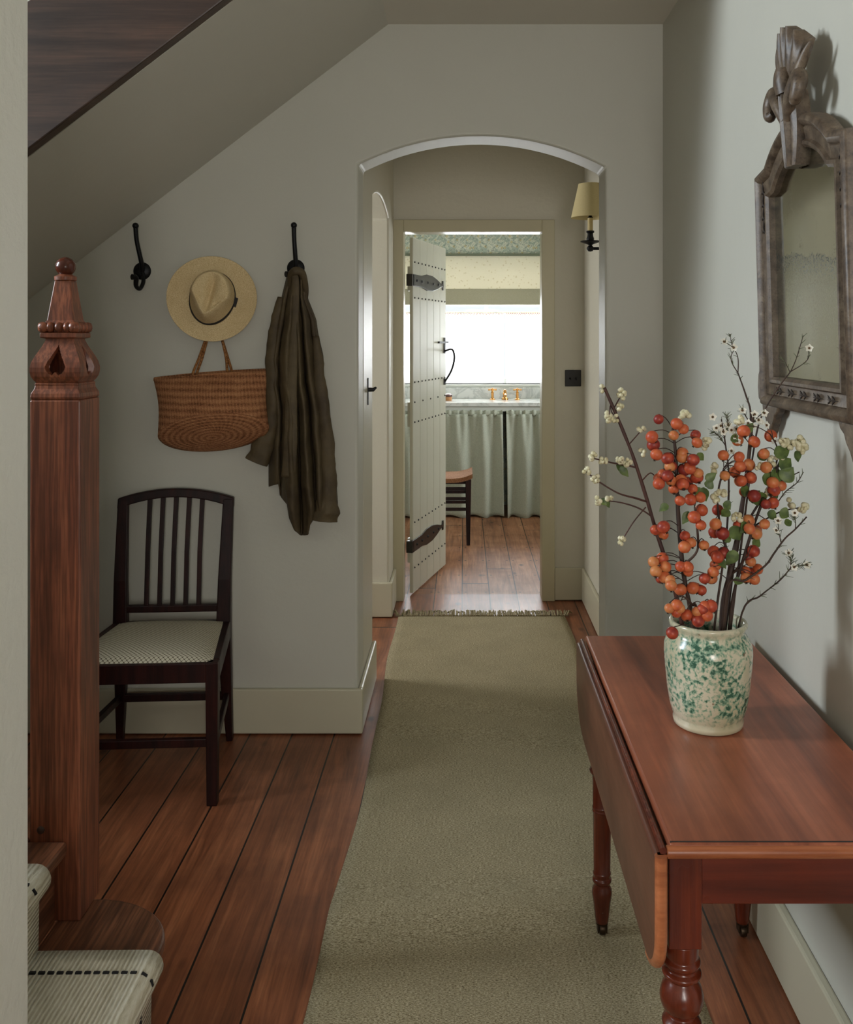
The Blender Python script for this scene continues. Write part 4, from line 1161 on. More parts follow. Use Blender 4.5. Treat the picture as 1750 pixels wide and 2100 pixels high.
for dpt, o1, o2 in ((0.075, 0, 0), (0.015, 8, 9)):
    b = B()
    pts = catmull([bpt(392 + o1, 795, dpt + 0.01), bpt(396 + o1, 765, dpt), bpt(408 + o1 * 0.8, 735, dpt * 0.45 + 0.008), bpt(424 + o1 * 0.3, 690, 0.016), bpt(434, 662, 0.014), bpt(442, 662, 0.014), bpt(455, 695, 0.016), bpt(464 + o2 * 0.4, 735, dpt * 0.45 + 0.008), bpt(466 + o2, 760, dpt), bpt(470 + o2, 792, dpt + 0.01)], 5)
    tube(b, pts, 0.0052, 8); obj('rope_handle', b, M['rope'], bk, smooth=True)

# ------------------------------------------------------------------ hanging coat
ct = thing('waxed_coat', 'olive brown cotton coat hanging in folds from an iron hook', 'coat', P(620, 1095, YW - 0.05))
Lx = [(560, 590), (592, 583), (642, 570), (684, 558), (739, 549), (790, 549), (850, 556), (920, 552), (996, 552), (1100, 560)]
Rx = [(560, 626), (612, 631), (656, 648), (728, 661), (783, 666), (822, 674), (907, 682), (993, 690), (1045, 692), (1100, 690)]
hem = [(0, 998), (0.14, 992), (0.155, 1016), (0.25, 1034), (0.27, 1062), (0.34, 1088), (0.44, 1098), (0.56, 1097), (0.58, 1080), (0.64, 1062), (0.72, 1058), (1.0, 1048)]
def cfold(u, v):
    d = 0.0
    for (u0, u1, wd, am) in ((0.12, 0.10, 0.06, 0.036), (0.36, 0.30, 0.10, 0.060), (0.54, 0.60, 0.05, 0.046), (0.74, 0.76, 0.06, 0.052), (0.93, 0.95, 0.045, 0.030)):
        uc = u0 + (u1 - u0) * v + 0.012 * math.sin(v * 9 + u0 * 20)
        d += am * math.exp(-((u - uc) / (wd * (0.8 + 0.4 * v))) ** 2) * (0.45 + 0.75 * v)
    for (u0, u1, wd, am) in ((0.46, 0.455, 0.022, 0.062), (0.22, 0.17, 0.022, 0.050), (0.66, 0.69, 0.024, 0.055), (0.85, 0.87, 0.018, 0.040)):
        uc = u0 + (u1 - u0) * v
        d -= am * math.exp(-((u - uc) / wd) ** 2) * min(1, v * 1.8 + 0.25)
    return d
def fn(u, v):
    py = 560 + v * (lerp_tab(hem, u) - 560)
    l = lerp_tab(Lx, py); r_ = lerp_tab(Rx, py)
    px = l + (r_ - l) * u
    env = max(0.0, math.sin(PI * u)) ** 0.5
    d = 0.012 + env * (0.045 + 0.022 * math.sin(PI * min(1, v * 1.1)) + cfold(u, v))
    d += 0.012 * env * mnoise.noise(Vector((u * 4.0, v * 7.0, 1.3))) + 0.006 * env * mnoise.noise(Vector((u * 11, v * 16, 4)))
    if v > 0.9: d -= 0.03 * env * ((v - 0.9) / 0.1) ** 2
    px += 2.0 * mnoise.noise(Vector((u * 5, v * 10, 9)))
    return P(px, py, YW - max(0.006, d))
b = B(); g = sheet(b, fn, 96, 110)
back = sheet(b, lambda u, v: (lambda p: Vector((p.x, YW - 0.005, p.z)))(fn(u, v)), 8, 10) if False else None
obj('coat_body', b, M['coat'], ct, smooth=True, solid=0.004)
def sleeve(pp, rr, sd, nm='sleeve'):
    b = B()
    pts = catmull([P(a, c_, YW - d) for a, c_, d in pp], 9)
    tube(b, pts, rr, 36, (Vector((0, 1, 0)), 0.62), 0.28)
    obj(nm, b, M['coat'], ct, smooth=True)
sleeve([(576, 610, 0.03), (562, 690, 0.05), (557, 770, 0.055), (558, 840, 0.06), (552, 880, 0.06), (536, 925, 0.055), (527, 948, 0.055)], [0.014, 0.022, 0.026, 0.024, 0.028, 0.040, 0.041], 1)
sleeve([(648, 690, 0.05), (657, 780, 0.065), (666, 870, 0.065), (674, 960, 0.06), (673, 1020, 0.06), (669, 1050, 0.06), (667, 1068, 0.06)], [0.012, 0.022, 0.026, 0.030, 0.036, 0.048, 0.046], 2)
b = B()
tube(b, catmull([P(593, 600, YW - 0.03), P(597, 566, YW - 0.07), P(607, 556, YW - 0.09), P(620, 562, YW - 0.075), P(627, 595, YW - 0.04), P(626, 625, YW - 0.03)], 6), [0.008, 0.014, 0.017, 0.014, 0.011, 0.006], 14, None, 0.2)
obj('collar', b, M['coat'], ct, smooth=True)
b = B(); tube(b, catmull([P(600, 562, YW - 0.07), P(606, 572, YW - 0.092), P(606, 620, YW - 0.088), P(602, 700, YW - 0.095), P(598, 800, YW - 0.11), P(596, 900, YW - 0.118), P(592, 978, YW - 0.112)], 8), [0.010, 0.013, 0.015, 0.017, 0.021, 0.025, 0.026], 16, (Vector((0, 1, 0)), 0.35), 0.1)
obj('front_placket', b, M['coat'], ct, smooth=True)

# ------------------------------------------------------------------ mahogany drop-leaf table
TX0, TX1, TY0, TY1, TZ = 0.304, 0.716, 1.402, 2.386, 0.72
tb = thing('drop_leaf_table', 'red brown mahogany drop leaf table against the right wall', 'table', (0.51, 1.9, 0))
b = B(); box(b, TX0 + 0.004, TX1, TY0 + 0.004, TY1, TZ - 0.021, TZ); obj('table_top', b, M['table'], tb, bevel=0.005, seg=3)
b = B(); tube(b, [(TX0, TY0 + 0.004, TZ - 0.012), (TX1, TY0 + 0.004, TZ - 0.012)], 0.0095, 12); obj('edge_moulding', b, M['table_edge'], tb, smooth='auto', label='lighter rounded front edge')
b = B(); box(b, TX0 + 0.006, TX1 - 0.002, TY0 + 0.0085, TY0 + 0.0115, TZ - 0.002, TZ + 0.0004); obj('edge_groove', b, Mat('groove_dark', srgb(46, 34, 30), 0.5).m, tb)  # thin dark strip along the front of the top
# hanging leaf with rounded ends
lf = []
ZB_, RC = 0.512, 0.075
ya, yb = TY0 - 0.002, TY1 - 0.002
lf = [(ya, TZ - 0.016), (ya, ZB_ + RC)] + [(ya + RC * (1 - math.cos(PI / 2 * i / 10)), ZB_ + RC - RC * math.sin(PI / 2 * i / 10)) for i in range(1, 11)]
lf += [(yb - 0.14 + 0.14 * math.sin(PI / 2 * i / 10), ZB_ + 0.11 - 0.11 * math.cos(PI / 2 * i / 10)) for i in range(0, 11)] + [(yb, TZ - 0.016)]
b = prism(B(), lf, YZ, 0.285, 0.304)
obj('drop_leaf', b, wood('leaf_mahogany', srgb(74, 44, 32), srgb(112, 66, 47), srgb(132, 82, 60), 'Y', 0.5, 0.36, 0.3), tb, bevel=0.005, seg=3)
b = B(); tube(b, [(0.2945, p[0] + 0.003, p[1]) for p in lf[:12]] , 0.0098, 10); obj('leaf_end_edge', b, M['table_edge'], tb, smooth='auto', label='lighter rounded end edge of the hanging leaf')
b = B(); tube(b, [(0.2985, ya + 0.006, TZ - 0.011), (0.2985, yb - 0.006, TZ - 0.011)], 0.0055, 10); obj('rule_joint', b, M['table_leg'], tb, smooth='auto')
b = prism(B(), lf, YZ, TX1 + 0.002, TX1 + 0.0035) if False else None
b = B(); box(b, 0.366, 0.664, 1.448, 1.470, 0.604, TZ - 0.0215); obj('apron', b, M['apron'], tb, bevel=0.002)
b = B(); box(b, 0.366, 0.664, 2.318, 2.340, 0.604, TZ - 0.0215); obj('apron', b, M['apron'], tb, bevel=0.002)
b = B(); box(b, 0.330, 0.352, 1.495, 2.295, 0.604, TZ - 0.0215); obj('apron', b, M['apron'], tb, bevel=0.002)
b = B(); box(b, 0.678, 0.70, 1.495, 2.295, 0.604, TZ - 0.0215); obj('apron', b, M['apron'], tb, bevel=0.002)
legp = [(0.0, 0.030), (0.013, 0.030), (0.016, 0.036), (0.0175, 0.05), (0.0215, 0.085), (0.0245, 0.105), (0.0240, 0.116), (0.0200, 0.124), (0.0195, 0.130), (0.0235, 0.136), (0.0235, 0.142), (0.0205, 0.146), (0.0215, 0.152), (0.0225, 0.156), (0.0205, 0.160),
        (0.0215, 0.23), (0.0225, 0.306), (0.0245, 0.310), (0.0225, 0.314), (0.0245, 0.318), (0.0225, 0.322), (0.0232, 0.38), (0.0240, 0.398), (0.030, 0.404), (0.031, 0.410), (0.027, 0.415), (0.020, 0.420), (0.021, 0.426), (0.030, 0.432), (0.0335, 0.442), (0.034, 0.452), (0.030, 0.466), (0.024, 0.474), (0.022, 0.478), (0.030, 0.483), (0.031, 0.488), (0.024, 0.493), (0.024, 0.497), (0.029, 0.501), (0.0295, 0.506), (0.025, 0.511), (0.026, 0.518), (0.0255, 0.536)]
for lx, ly in ((0.341, 1.470), (0.341, 2.320), (0.688, 1.470), (0.688, 2.320)):
    b = B(); hw = 0.0255
    box(b, lx - hw, lx + hw, ly - hw, ly + hw, 0.536, TZ - 0.0215)
    lathe(b, legp, (lx, ly, 0), 28)
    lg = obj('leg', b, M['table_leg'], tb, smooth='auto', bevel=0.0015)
    b = B(); z0 = 0.018 if lx < 0.5 else 0.007
    lathe(b, [(0.015, 0.030), (0.016, 0.040), (0.012, 0.041)], (lx, ly, 0), 16); box(b, lx - 0.012, lx - 0.008, ly - 0.012, ly + 0.010, 0.012, 0.032); box(b, lx + 0.008, lx + 0.012, ly - 0.012, ly + 0.010, 0.012, 0.032)
    lathe(b, [(0, -0.007), (0.014, -0.007), (0.015, -0.004), (0.015, 0.004), (0.014, 0.007), (0, 0.007)], (lx, ly - 0.004, 0.0155 + (0.005 if lx < 0.5 else 0)), 18, Matrix.Rotation(PI / 2, 4, 'Y'))
    obj('caster', b, M['caster'], lg, smooth='auto')

# ------------------------------------------------------------------ vase
VX, VY = 0.480, 1.846
vs_ = tag(None or obj('vase', lathe(B(), [(0, 0), (0.062, 0), (0.0665, 0.003), (0.068, 0.011), (0.066, 0.017), (0.0685, 0.022), (0.074, 0.040), (0.079, 0.070), (0.083, 0.110), (0.0852, 0.142), (0.0845, 0.156), (0.080, 0.168), (0.0735, 0.177), (0.0705, 0.183), (0.0715, 0.189), (0.0748, 0.194), (0.0755, 0.199), (0.0735, 0.203), (0.069, 0.203), (0.0655, 0.197), (0.065, 0.18), (0.077, 0.15), (0.074, 0.08), (0.06, 0.02), (0, 0.018)], (VX, VY, TZ), 56), M['vase'], smooth=True), 'cream stoneware jar sponged with green standing on the table', 'vase')

# ------------------------------------------------------------------ branches in the vase
def V(px, py, d=0.0): return P(px, py, VY + d)
BM_ = {}
def sphere_mesh(name, r, m, calyx=False):
    b = B(); ball(b, (0, 0, 0), r, 14, (1, 1, 0.94))
    if calyx:
        for k in range(5):
            a = k * 2 * PI / 5
            tube(b, [(0, 0, -r * 0.90), (0.0022 * math.cos(a), 0.0022 * math.sin(a), -r * 1.12)], [0.0012, 0.0004], 4)
    me = bpy.data.meshes.new(name); bmesh.ops.recalc_face_normals(b, faces=b.faces[:]); b.to_mesh(me); b.free()
    for p in me.polygons: p.use_smooth = True
    me.materials.append(m); return me
def child(name, me, parent, loc, rot=(0, 0, 0), scale=1.0):
    o = bpy.data.objects.new(name, me); C.objects.link(o); o.parent = parent
    o.location = Vector(loc) - ORG[parent.name]; o.rotation_euler = rot; o.scale = (scale,) * 3
    return o
berry_me = sphere_mesh('crab_apple', 0.0112, M['berry'], True)
def nearest(pts, q):
    best = min(pts, key=lambda p: (p - q).length + max(0, (p.z - q.z)) * 0.2)
    return best
def c8(l): return [(1300 + x * 0.24, 950 + y * 0.24) for x, y in l]
def c7(l): return [(1180 + x * 0.3086, 650 + y * 0.3086) for x, y in l]
left_b = c8([(310, 30), (250, 95), (215, 175), (320, 150), (405, 145), (320, 210), (550, 85), (505, 220), (480, 45), (395, 320), (485, 310), (570, 290), (580, 400), (500, 450), (575, 530), (185, 570), (255, 545), (255, 610), (490, 680), (435, 715), (430, 610), (590, 690), (170, 845), (245, 815), (190, 925), (270, 885), (230, 985), (265, 975), (320, 1045), (310, 1000), (465, 925), (445, 870), (395, 880), (400, 1080), (510, 1045), (578, 1085), (535, 1065), (605, 985), (660, 990), (215, 130), (290, 110), (420, 180), (450, 165), (540, 120), (430, 60)])
left_b += c7([(555, 680), (510, 797), (520, 850), (540, 915), (675, 710), (720, 745), (640, 780), (800, 785), (810, 835), (615, 940), (705, 920), (785, 950), (720, 895), (625, 990), (820, 1040), (760, 1005)])
low_b = c8([(305, 1240), (370, 1215), (365, 1275), (455, 1300), (540, 1270), (650, 1215), (625, 1300), (550, 1345), (610, 1222), (330, 1450), (395, 1240), (590, 1250)])
right_b = c7([(1300, 790), (1255, 910), (985, 920), (1090, 930), (1160, 1065), (1060, 1030), (995, 1055), (1105, 1090), (1095, 990), (1270, 1000), (1310, 1100), (1150, 980), (1190, 830), (1080, 820), (1120, 760)])
right_b += c8([(1000, 120), (860, 70), (920, 35), (780, 105), (910, 150), (1130, 35), (1190, 160), (1030, 280), (1190, 340), (1255, 190), (1180, 220), (1130, 350), (940, 240), (700, 520), (690, 590), (760, 600), (720, 400), (970, 480), (1120, 520), (1050, 570), (1045, 600), (900, 530), (990, 560), (685, 755), (745, 760), (715, 800), (1025, 750), (980, 800), (1000, 840), (955, 925), (1060, 905), (1030, 990), (1010, 935), (960, 980), (700, 870), (680, 930), (665, 980)])
def berry_branch(name, label, stems, berries, d0, spread, mat, rad):
    t = thing(name, label, 'branch', (VX, VY, TZ + 0.03), 'cut branches in the vase')
    allp = []
    for sp, rr in stems:
        pts = catmull([V(*q) if isinstance(q, tuple) and len(q) == 3 and q[0] > 10 else Vector(q) for q in sp], 6); allp += pts
        b = B(); tube(b, pts, rr, 8, None, 0.2); obj('stem', b, mat, t, smooth=True)
    R2 = random.Random(len(berries))
    for (px, py) in berries:
        q = V(px, py, d0 + R2.uniform(-spread, spread))
        nr = nearest(allp, q)
        # keep berries clear of the stem itself
        off = q - nr
        if off.length < 0.016: q = nr + Vector((off.x, -0.016, off.z)).normalized() * 0.016
        # keep clear of the jar wall
        rad_ = math.hypot(q.x - VX, q.y - VY)
        if q.z < TZ + 0.215 and rad_ < 0.098:
            k = 0.098 / max(rad_, 1e-4); q.x = VX + (q.x - VX) * k; q.y = VY + (q.y - VY) * k if q.y < VY else VY - 0.03
        tp = q + Vector((0, 0, 0.010)); b = B()
        if (tp - nr).length < 0.075: tube(b, catmull([nr, nr.lerp(tp, 0.5) + Vector((0, 0, 0.006)), tp], 3), 0.0009, 5)
        else:
            tube(b, catmull([nr, nr.lerp(tp, 0.5) + Vector((0, 0, 0.010)), tp], 4), [0.0016, 0.001], 5)
        obj('fruit_stalk', b, mat, t)
        child('crab_apple', berry_me, t, q, (R2.uniform(-0.7, 0.7), R2.uniform(-0.7, 0.7), R2.uniform(0, 6)), R2.uniform(0.86, 1.16))
    return t
bot = lambda dx_, dy_: (VX + dx_, VY + dy_, TZ + 0.03)
berry_branch('crab_apple_branch', 'tall branch thick with orange crab apples in the jar, on the window wall side', [
    ([bot(-0.01, -0.02), (1420, 1270, -0.03), (1403, 1180, -0.03), (1393, 1080, -0.03), (1389, 1000, -0.03), (1386, 930, -0.03), (1380, 878, -0.03)], [0.0048, 0.004, 0.0025]),
    ([(1400, 1160, -0.03), (1430, 1130, -0.04), (1430, 1080, -0.045), (1425, 1040, -0.045)], [0.0026, 0.0018])], left_b, -0.045, 0.028, M['bark'], 0.004)
berry_branch('crab_apple_branch', 'short cluster of crab apples lying over the rim of the jar', [
    ([bot(-0.02, -0.04), (1430, 1262, -0.055), (1420, 1240, -0.07), (1405, 1225, -0.08)], [0.003, 0.002]), ([(1430, 1262, -0.055), (1455, 1240, -0.07), (1462, 1235, -0.075)], [0.002, 0.0015])], low_b, -0.088, 0.008, M['bark'], 0.003)
berry_branch('crab_apple_branch', 'dark thick stemmed branch with red fruit leaning towards the mirror', [
    ([bot(0.02, 0.01), (1484, 1255, 0.0), (1497, 1180, 0.0), (1512, 1110, 0.01), (1522, 1040, 0.01), (1532, 980, 0.01), (1540, 900, 0.01), (1545, 850, 0.01)], [0.0075, 0.0065, 0.0045, 0.0025]),
    ([(1502, 1160, 0), (1480, 1090, -0.01), (1472, 1020, -0.02), (1485, 960, -0.02)], [0.003, 0.0016]), ([(1510, 1120, 0.01), (1540, 1060, -0.01), (1575, 1000, -0.02), (1596, 930, -0.02), (1580, 890, -0.02)], [0.003, 0.0014]),
    ([(1500, 1180, 0.0), (1525, 1150, -0.03), (1535, 1140, -0.04)], [0.002, 0.0014])], right_b, -0.02, 0.035, M['bark'], 0.006)

def leaf_bm(b, base, tip, wid, up, curl=0.15):
    base = Vector(base); tip = Vector(tip); ax = (tip - base); L = ax.length; ax.normalize()
    side = ax.cross(Vector(up)).normalized(); nrm = side.cross(ax)
    n = 8; prev = None
    for i in range(n + 1):
        t = i / n; w_ = wid * math.sin(PI * (0.06 + 0.94 * t) ** 0.75) if t < 1 else 0.0003
        c = base + ax * L * t - nrm * curl * L * t * t
        row = [b.verts.new(c - side * w_ + nrm * w_ * 0.35), b.verts.new(c), b.verts.new(c + side * w_ + nrm * w_ * 0.35)]
        if prev:
            b.faces.new((prev[0], prev[1], row[1], row[0])); b.faces.new((prev[1], prev[2], row[2], row[1]))
        prev = row
def cluster(t, p, n, r, R3):
    b = B()
    for i in range(n):
        o_ = Vector((R3.gauss(0, 1), R3.gauss(0, 1), R3.gauss(0, 1))).normalized() * r * 1.15
        ball(b, Vector(p) + o_, r * R3.uniform(0.7, 1.05), 8)
    obj('white_berry_cluster', b, M['snow'], t, smooth=True)
def snow_branch(label, stems, clusters, leaves, seed, mat, r=0.0052):
    R3 = random.Random(seed)
    t = thing('snowberry_branch', label, 'branch', (VX, VY, TZ + 0.03), 'cut branches in the vase')
    for sp, rr in stems:
        pts = catmull([V(*q) if q[0] > 10 else Vector(q) for q in sp], 6)
        b = B(); tube(b, pts, rr, 8, None, 0.2); obj('stem', b, mat, t, smooth=True)
    for (px, py, d, n) in clusters: cluster(t, V(px, py, d), n, r, R3)
    for (px, py, d, tx, ty, w_) in leaves:
        b = B(); leaf_bm(b, V(px, py, d), V(tx, ty, d + R3.uniform(-0.012, 0.012)), w_, (R3.uniform(-0.3, 0.3), -1, R3.uniform(0.1, 0.6)))
        obj('leaf', b, M['leaf'], t, smooth=True)
    return t
D1 = -0.01
snow_branch('long bare red twig with white berries reaching towards the arch', [
    ([bot(-0.03, 0.0), (1396, 1262, D1), (1372, 1170, D1), (1345, 1085, D1), (1326, 1020, D1), (1302, 945, D1), (1281, 890, D1), (1262, 845, D1), (1240, 795, D1)], [0.0045, 0.004, 0.0035, 0.0032]),
    ([(1330, 1030, D1), (1305, 1022, D1 - .01), (1270, 1012, D1 - .02), (1235, 992, D1 - .02), (1203, 968, D1 - .02)], [0.002, 0.0014]),
    ([(1338, 1060, D1), (1310, 1042, D1), (1270, 1030, D1), (1228, 1026, D1)], [0.0018, 0.0012]),
    ([(1325, 1040, D1), (1300, 1070, D1), (1278, 1105, D1)], [0.0014, 0.001]),
    ([(1308, 960, D1), (1290, 955, D1), (1260, 950, D1 - .01), (1218, 940, D1 - .02)], [0.002, 0.0014]),
    ([(1290, 912, D1), (1305, 895, D1), (1318, 880, D1)], [0.0015, 0.001]),
    ([(1259, 838, D1), (1268, 822, D1), (1275, 808, D1)], [0.0014, 0.001]),
    ([(1266, 858, D1), (1255, 845, D1), (1252, 832, D1), (1250, 850, D1 - .01)], [0.0012, 0.0009]),
    ([(1318, 985, D1), (1335, 970, D1 + .01), (1350, 985, D1 + .01)], [0.0014, 0.001])],
    [(1238, 797, D1, 4), (1274, 806, D1, 5), (1280, 811, D1, 3), (1272, 835, D1, 6), (1250, 858, D1, 7), (1244, 852, D1, 4), (1316, 880, D1, 5), (1217, 936, D1 - .02, 9), (1238, 945, D1 - .02, 8), (1272, 942, D1 - .01, 8), (1287, 948, D1 - .01, 6), (1203, 966, D1 - .02, 9), (1222, 982, D1 - .02, 9), (1225, 1027, D1, 6), (1251, 1026, D1, 5), (1275, 1109, D1, 6), (1317, 928, D1, 4), (1262, 858, D1, 3)],
    [(1265, 952, D1, 1285, 972, 0.008), (1272, 958, D1, 1290, 978, 0.008), (1240, 1022, D1, 1252, 1042, 0.007), (1232, 1024, D1, 1245, 1036, 0.007)], 21, M['bark_red'], 0.0052)
D2 = 0.0
snow_branch('leafy stem with the largest white berry heads beside the mirror foot', [
    ([bot(0.03, -0.01), (1500, 1250, D2), (1530, 1130, -0.01), (1560, 1040, -0.02), (1590, 970, -0.02), (1612, 925, -0.02), (1632, 908, -0.02)], [0.0035, 0.003, 0.002]),
    ([(1575, 1000, -0.02), (1605, 985, -0.02), (1640, 968, -0.02)], [0.0014, 0.001]),
    ([(1545, 1080, -0.01), (1600, 1050, 0.0), (1650, 1040, 0.0)], [0.0018, 0.0012])],
    [(1608, 905, -0.02, 9), (1622, 912, -0.02, 9), (1640, 905, -0.02, 10), (1646, 918, -0.02, 9), (1652, 925, -0.02, 5), (1600, 938, -0.02, 7), (1584, 945, -0.02, 5), (1648, 1042, 0.0, 8), (1622, 1032, 0.0, 5), (1575, 1012, -0.02, 5), (1560, 960, -0.03, 5), (1515, 862, -0.02, 5), (1405, 852, -0.02, 9), (1398, 862, -0.02, 6), (1452, 905, -0.03, 7), (1446, 912, -0.03, 4), (1512, 1062, -0.03, 6), (1470, 1020, -0.04, 6), (1480, 1015, -0.04, 4), (1465, 960, -0.03, 4)],
    [(1590, 935, -0.03, 1622, 918, 0.014), (1600, 960, -0.03, 1625, 940, 0.015), (1605, 985, -0.03, 1628, 958, 0.016), (1585, 985, -0.03, 1600, 958, 0.014), (1565, 975, -0.03, 1590, 995, 0.014), (1632, 925, -0.02, 1640, 948, 0.010), (1550, 1010, -0.03, 1568, 1040, 0.015), (1540, 1030, -0.03, 1560, 1005, 0.013), (1575, 1050, -0.02, 1595, 1065, 0.010), (1600, 1048, -0.02, 1620, 1060, 0.012), (1500, 1080, -0.03, 1520, 1110, 0.014), (1510, 1130, -0.03, 1490, 1160, 0.012), (1448, 985, -0.04, 1470, 970, 0.009), (1450, 1000, -0.04, 1462, 985, 0.010), (1440, 1000, -0.04, 1450, 1030, 0.010), (1415, 1050, -0.04, 1400, 1075, 0.009), (1370, 1035, -0.05, 1352, 1048, 0.008), (1485, 1030, -0.04, 1500, 1045, 0.010), (1560, 1070, -0.02, 1575, 1085, 0.010), (1545, 1120, -0.02, 1560, 1105, 0.009), (1430, 930, -0.03, 1445, 945, 0.008), (1530, 885, -0.02, 1545, 868, 0.009), (1500, 905, -0.02, 1515, 890, 0.008), (1555, 940, -0.01, 1575, 930, 0.011), (1520, 1000, -0.03, 1538, 1018, 0.011), (1495, 1045, -0.03, 1480, 1060, 0.010), (1535, 1075, -0.03, 1520, 1092, 0.012), (1485, 1110, -0.03, 1500, 1095, 0.009), (1475, 1150, -0.03, 1490, 1165, 0.009), (1505, 1190, -0.03, 1525, 1195, 0.008), (1580, 1020, -0.02, 1598, 1010, 0.010), (1610, 1075, -0.02, 1626, 1068, 0.008), (1395, 960, -0.04, 1412, 972, 0.009), (1420, 1010, -0.05, 1436, 1000, 0.008)], 33, M['bark'], 0.0062)

def needles(b, pts, ln, R3, n=26):
    for i in range(n):
        k = int(R3.uniform(0.25, 1.0) * (len(pts) - 1)); p = pts[k]; t_ = (pts[min(k + 1, len(pts) - 1)] - pts[max(0, k - 1)]).normalized()
        o_ = Vector((R3.uniform(-1, 1), R3.uniform(-0.5, 0.5), R3.uniform(-1, 1))).normalized()
        tube(b, [p, p + (t_ * 0.8 + o_ * 0.7).normalized() * ln * R3.uniform(0.6, 1.1)], [0.0009, 0.0004], 4)
def flower(t, p, R3, nrm):
    nrm = Vector(nrm).normalized(); u = nrm.orthogonal().normalized(); v_ = nrm.cross(u)
    b = B()
    for k in range(5):
        a = 2 * PI * k / 5; d = u * math.cos(a) + v_ * math.sin(a)
        leaf_bm(b, p + d * 0.0015, p + d * 0.0085 + nrm * 0.002, 0.0038, nrm, 0.0)
    fl = obj('flower', b, M['petal'], t, smooth=True)
    b = B(); ball(b, p + nrm * 0.001, 0.0026, 6); obj('flower_eye', b, M['eye'], fl, smooth=True)
def wax(label, stems, flowers, seed, nn=26, ln=0.020):
    R3 = random.Random(seed)
    t = thing('waxflower_stem', label, 'flower stem', (VX, VY, TZ + 0.03), 'waxflower stems in the vase')
    bn = B()
    for sp, rr in stems:
        pts = catmull([V(*q) if q[0] > 10 else Vector(q) for q in sp], 6)
        b = B(); tube(b, pts, rr, 7, None, 0.15); obj('stem', b, M['bark'], t, smooth=True)
        needles(bn, pts, ln, R3, nn)
    obj('needle_leaves', bn, M['needle'], t)
    for (px, py, d) in flowers: flower(t, V(px, py, d), R3, (R3.uniform(-0.6, 0.6), -1, R3.uniform(-0.1, 0.8)))
wax('tallest thin waxflower sprig rising in front of the mirror frame', [
    ([bot(0.02, 0.02), (1495, 1240, 0.02), (1515, 1080, 0.02), (1535, 930, 0.02), (1540, 850, 0.02), (1530, 810, 0.02), (1514, 765, 0.02)], [0.003, 0.0022, 0.0015]),
    ([(1514, 765, 0.02), (1502, 745, 0.02), (1500, 730, 0.02), (1506, 718, 0.02)], [0.0011, 0.0008]),
    ([(1514, 765, 0.02), (1514, 735, 0.02), (1505, 715, 0.02), (1486, 700, 0.02)], [0.0011, 0.0008]),
    ([(1506, 718, 0.02), (1500, 700, 0.02), (1498, 685, 0.02)], [0.0009, 0.0007]),
    ([(1540, 870, 0.02), (1528, 850, 0.01), (1522, 838, 0.01)], [0.0011, 0.0009]), ([(1538, 880, 0.02), (1552, 858, 0.01), (1568, 845, 0.01)], [0.0011, 0.0009])],
    [(1485, 701, 0.02), (1505, 713, 0.02), (1523, 842, 0.01), (1548, 850, 0.01), (1568, 847, 0.01), (1556, 862, 0.01), (1535, 868, 0.0), (1545, 875, 0.0), (1510, 880, 0.0)], 3, 9, 0.012)
wax('feathery waxflower sprig leaning low towards the right wall', [
    ([bot(0.03, 0.0), (1522, 1258, -0.005), (1560, 1222, -0.005), (1600, 1190, -0.005), (1622, 1165, -0.005)], [0.002, 0.0016, 0.0012]),
    ([(1622, 1165, -0.005), (1638, 1160, -0.005), (1655, 1158, -0.005)], [0.001, 0.0007]), ([(1622, 1165, -0.005), (1622, 1150, -0.005), (1618, 1136, -0.005)], [0.001, 0.0007])],
    [(1655, 1159, -0.005), (1629, 1163, -0.005), (1618, 1134, -0.005)], 5, 22, 0.016)
wax('waxflower stem arching out past the large white berries', [
    ([bot(0.02, -0.02), (1490, 1215, -0.03), (1530, 1190, -0.03), (1570, 1160, -0.03), (1588, 1135, -0.03), (1610, 1105, -0.03), (1632, 1085, -0.03), (1655, 1060, -0.03)], [0.0022, 0.002, 0.0014]),
    ([(1590, 1040, -0.02), (1610, 1010, -0.02), (1635, 990, -0.02), (1648, 968, -0.02)], [0.0012, 0.0008]), ([(1632, 1085, -0.03), (1632, 1070, -0.03), (1630, 1055, -0.03)], [0.001, 0.0007]), ([(1602, 1112, -0.03), (1598, 1090, -0.03), (1596, 1070, -0.03)], [0.001, 0.0007])],
    [(1630, 1052, -0.03), (1596, 1068, -0.03), (1592, 1088, -0.03)], 9, 14, 0.013)
wax('slender waxflower sprig standing in front of the mirror glass', [
    ([bot(0.03, 0.01), (1505, 1240, 0.01), (1528, 1060, 0.02), (1545, 930, 0.03), (1560, 860, 0.03), (1592, 802, 0.03), (1622, 762, 0.03)], [0.0024, 0.002, 0.0012]),
    ([(1622, 762, 0.03), (1632, 740, 0.03), (1640, 715, 0.03), (1648, 688, 0.03)], [0.001, 0.0008]),
    ([(1622, 762, 0.03), (1645, 748, 0.03), (1658, 735, 0.03), (1659, 718, 0.03)], [0.001, 0.0008]),
    ([(1620, 762, 0.03), (1612, 745, 0.03), (1605, 735, 0.03)], [0.0008, 0.0006])],
    [(1660, 714, 0.03), (1560, 866, 0.02), (1572, 872, 0.02), (1590, 905, 0.0), (1548, 905, 0.0)], 17, 9, 0.012)
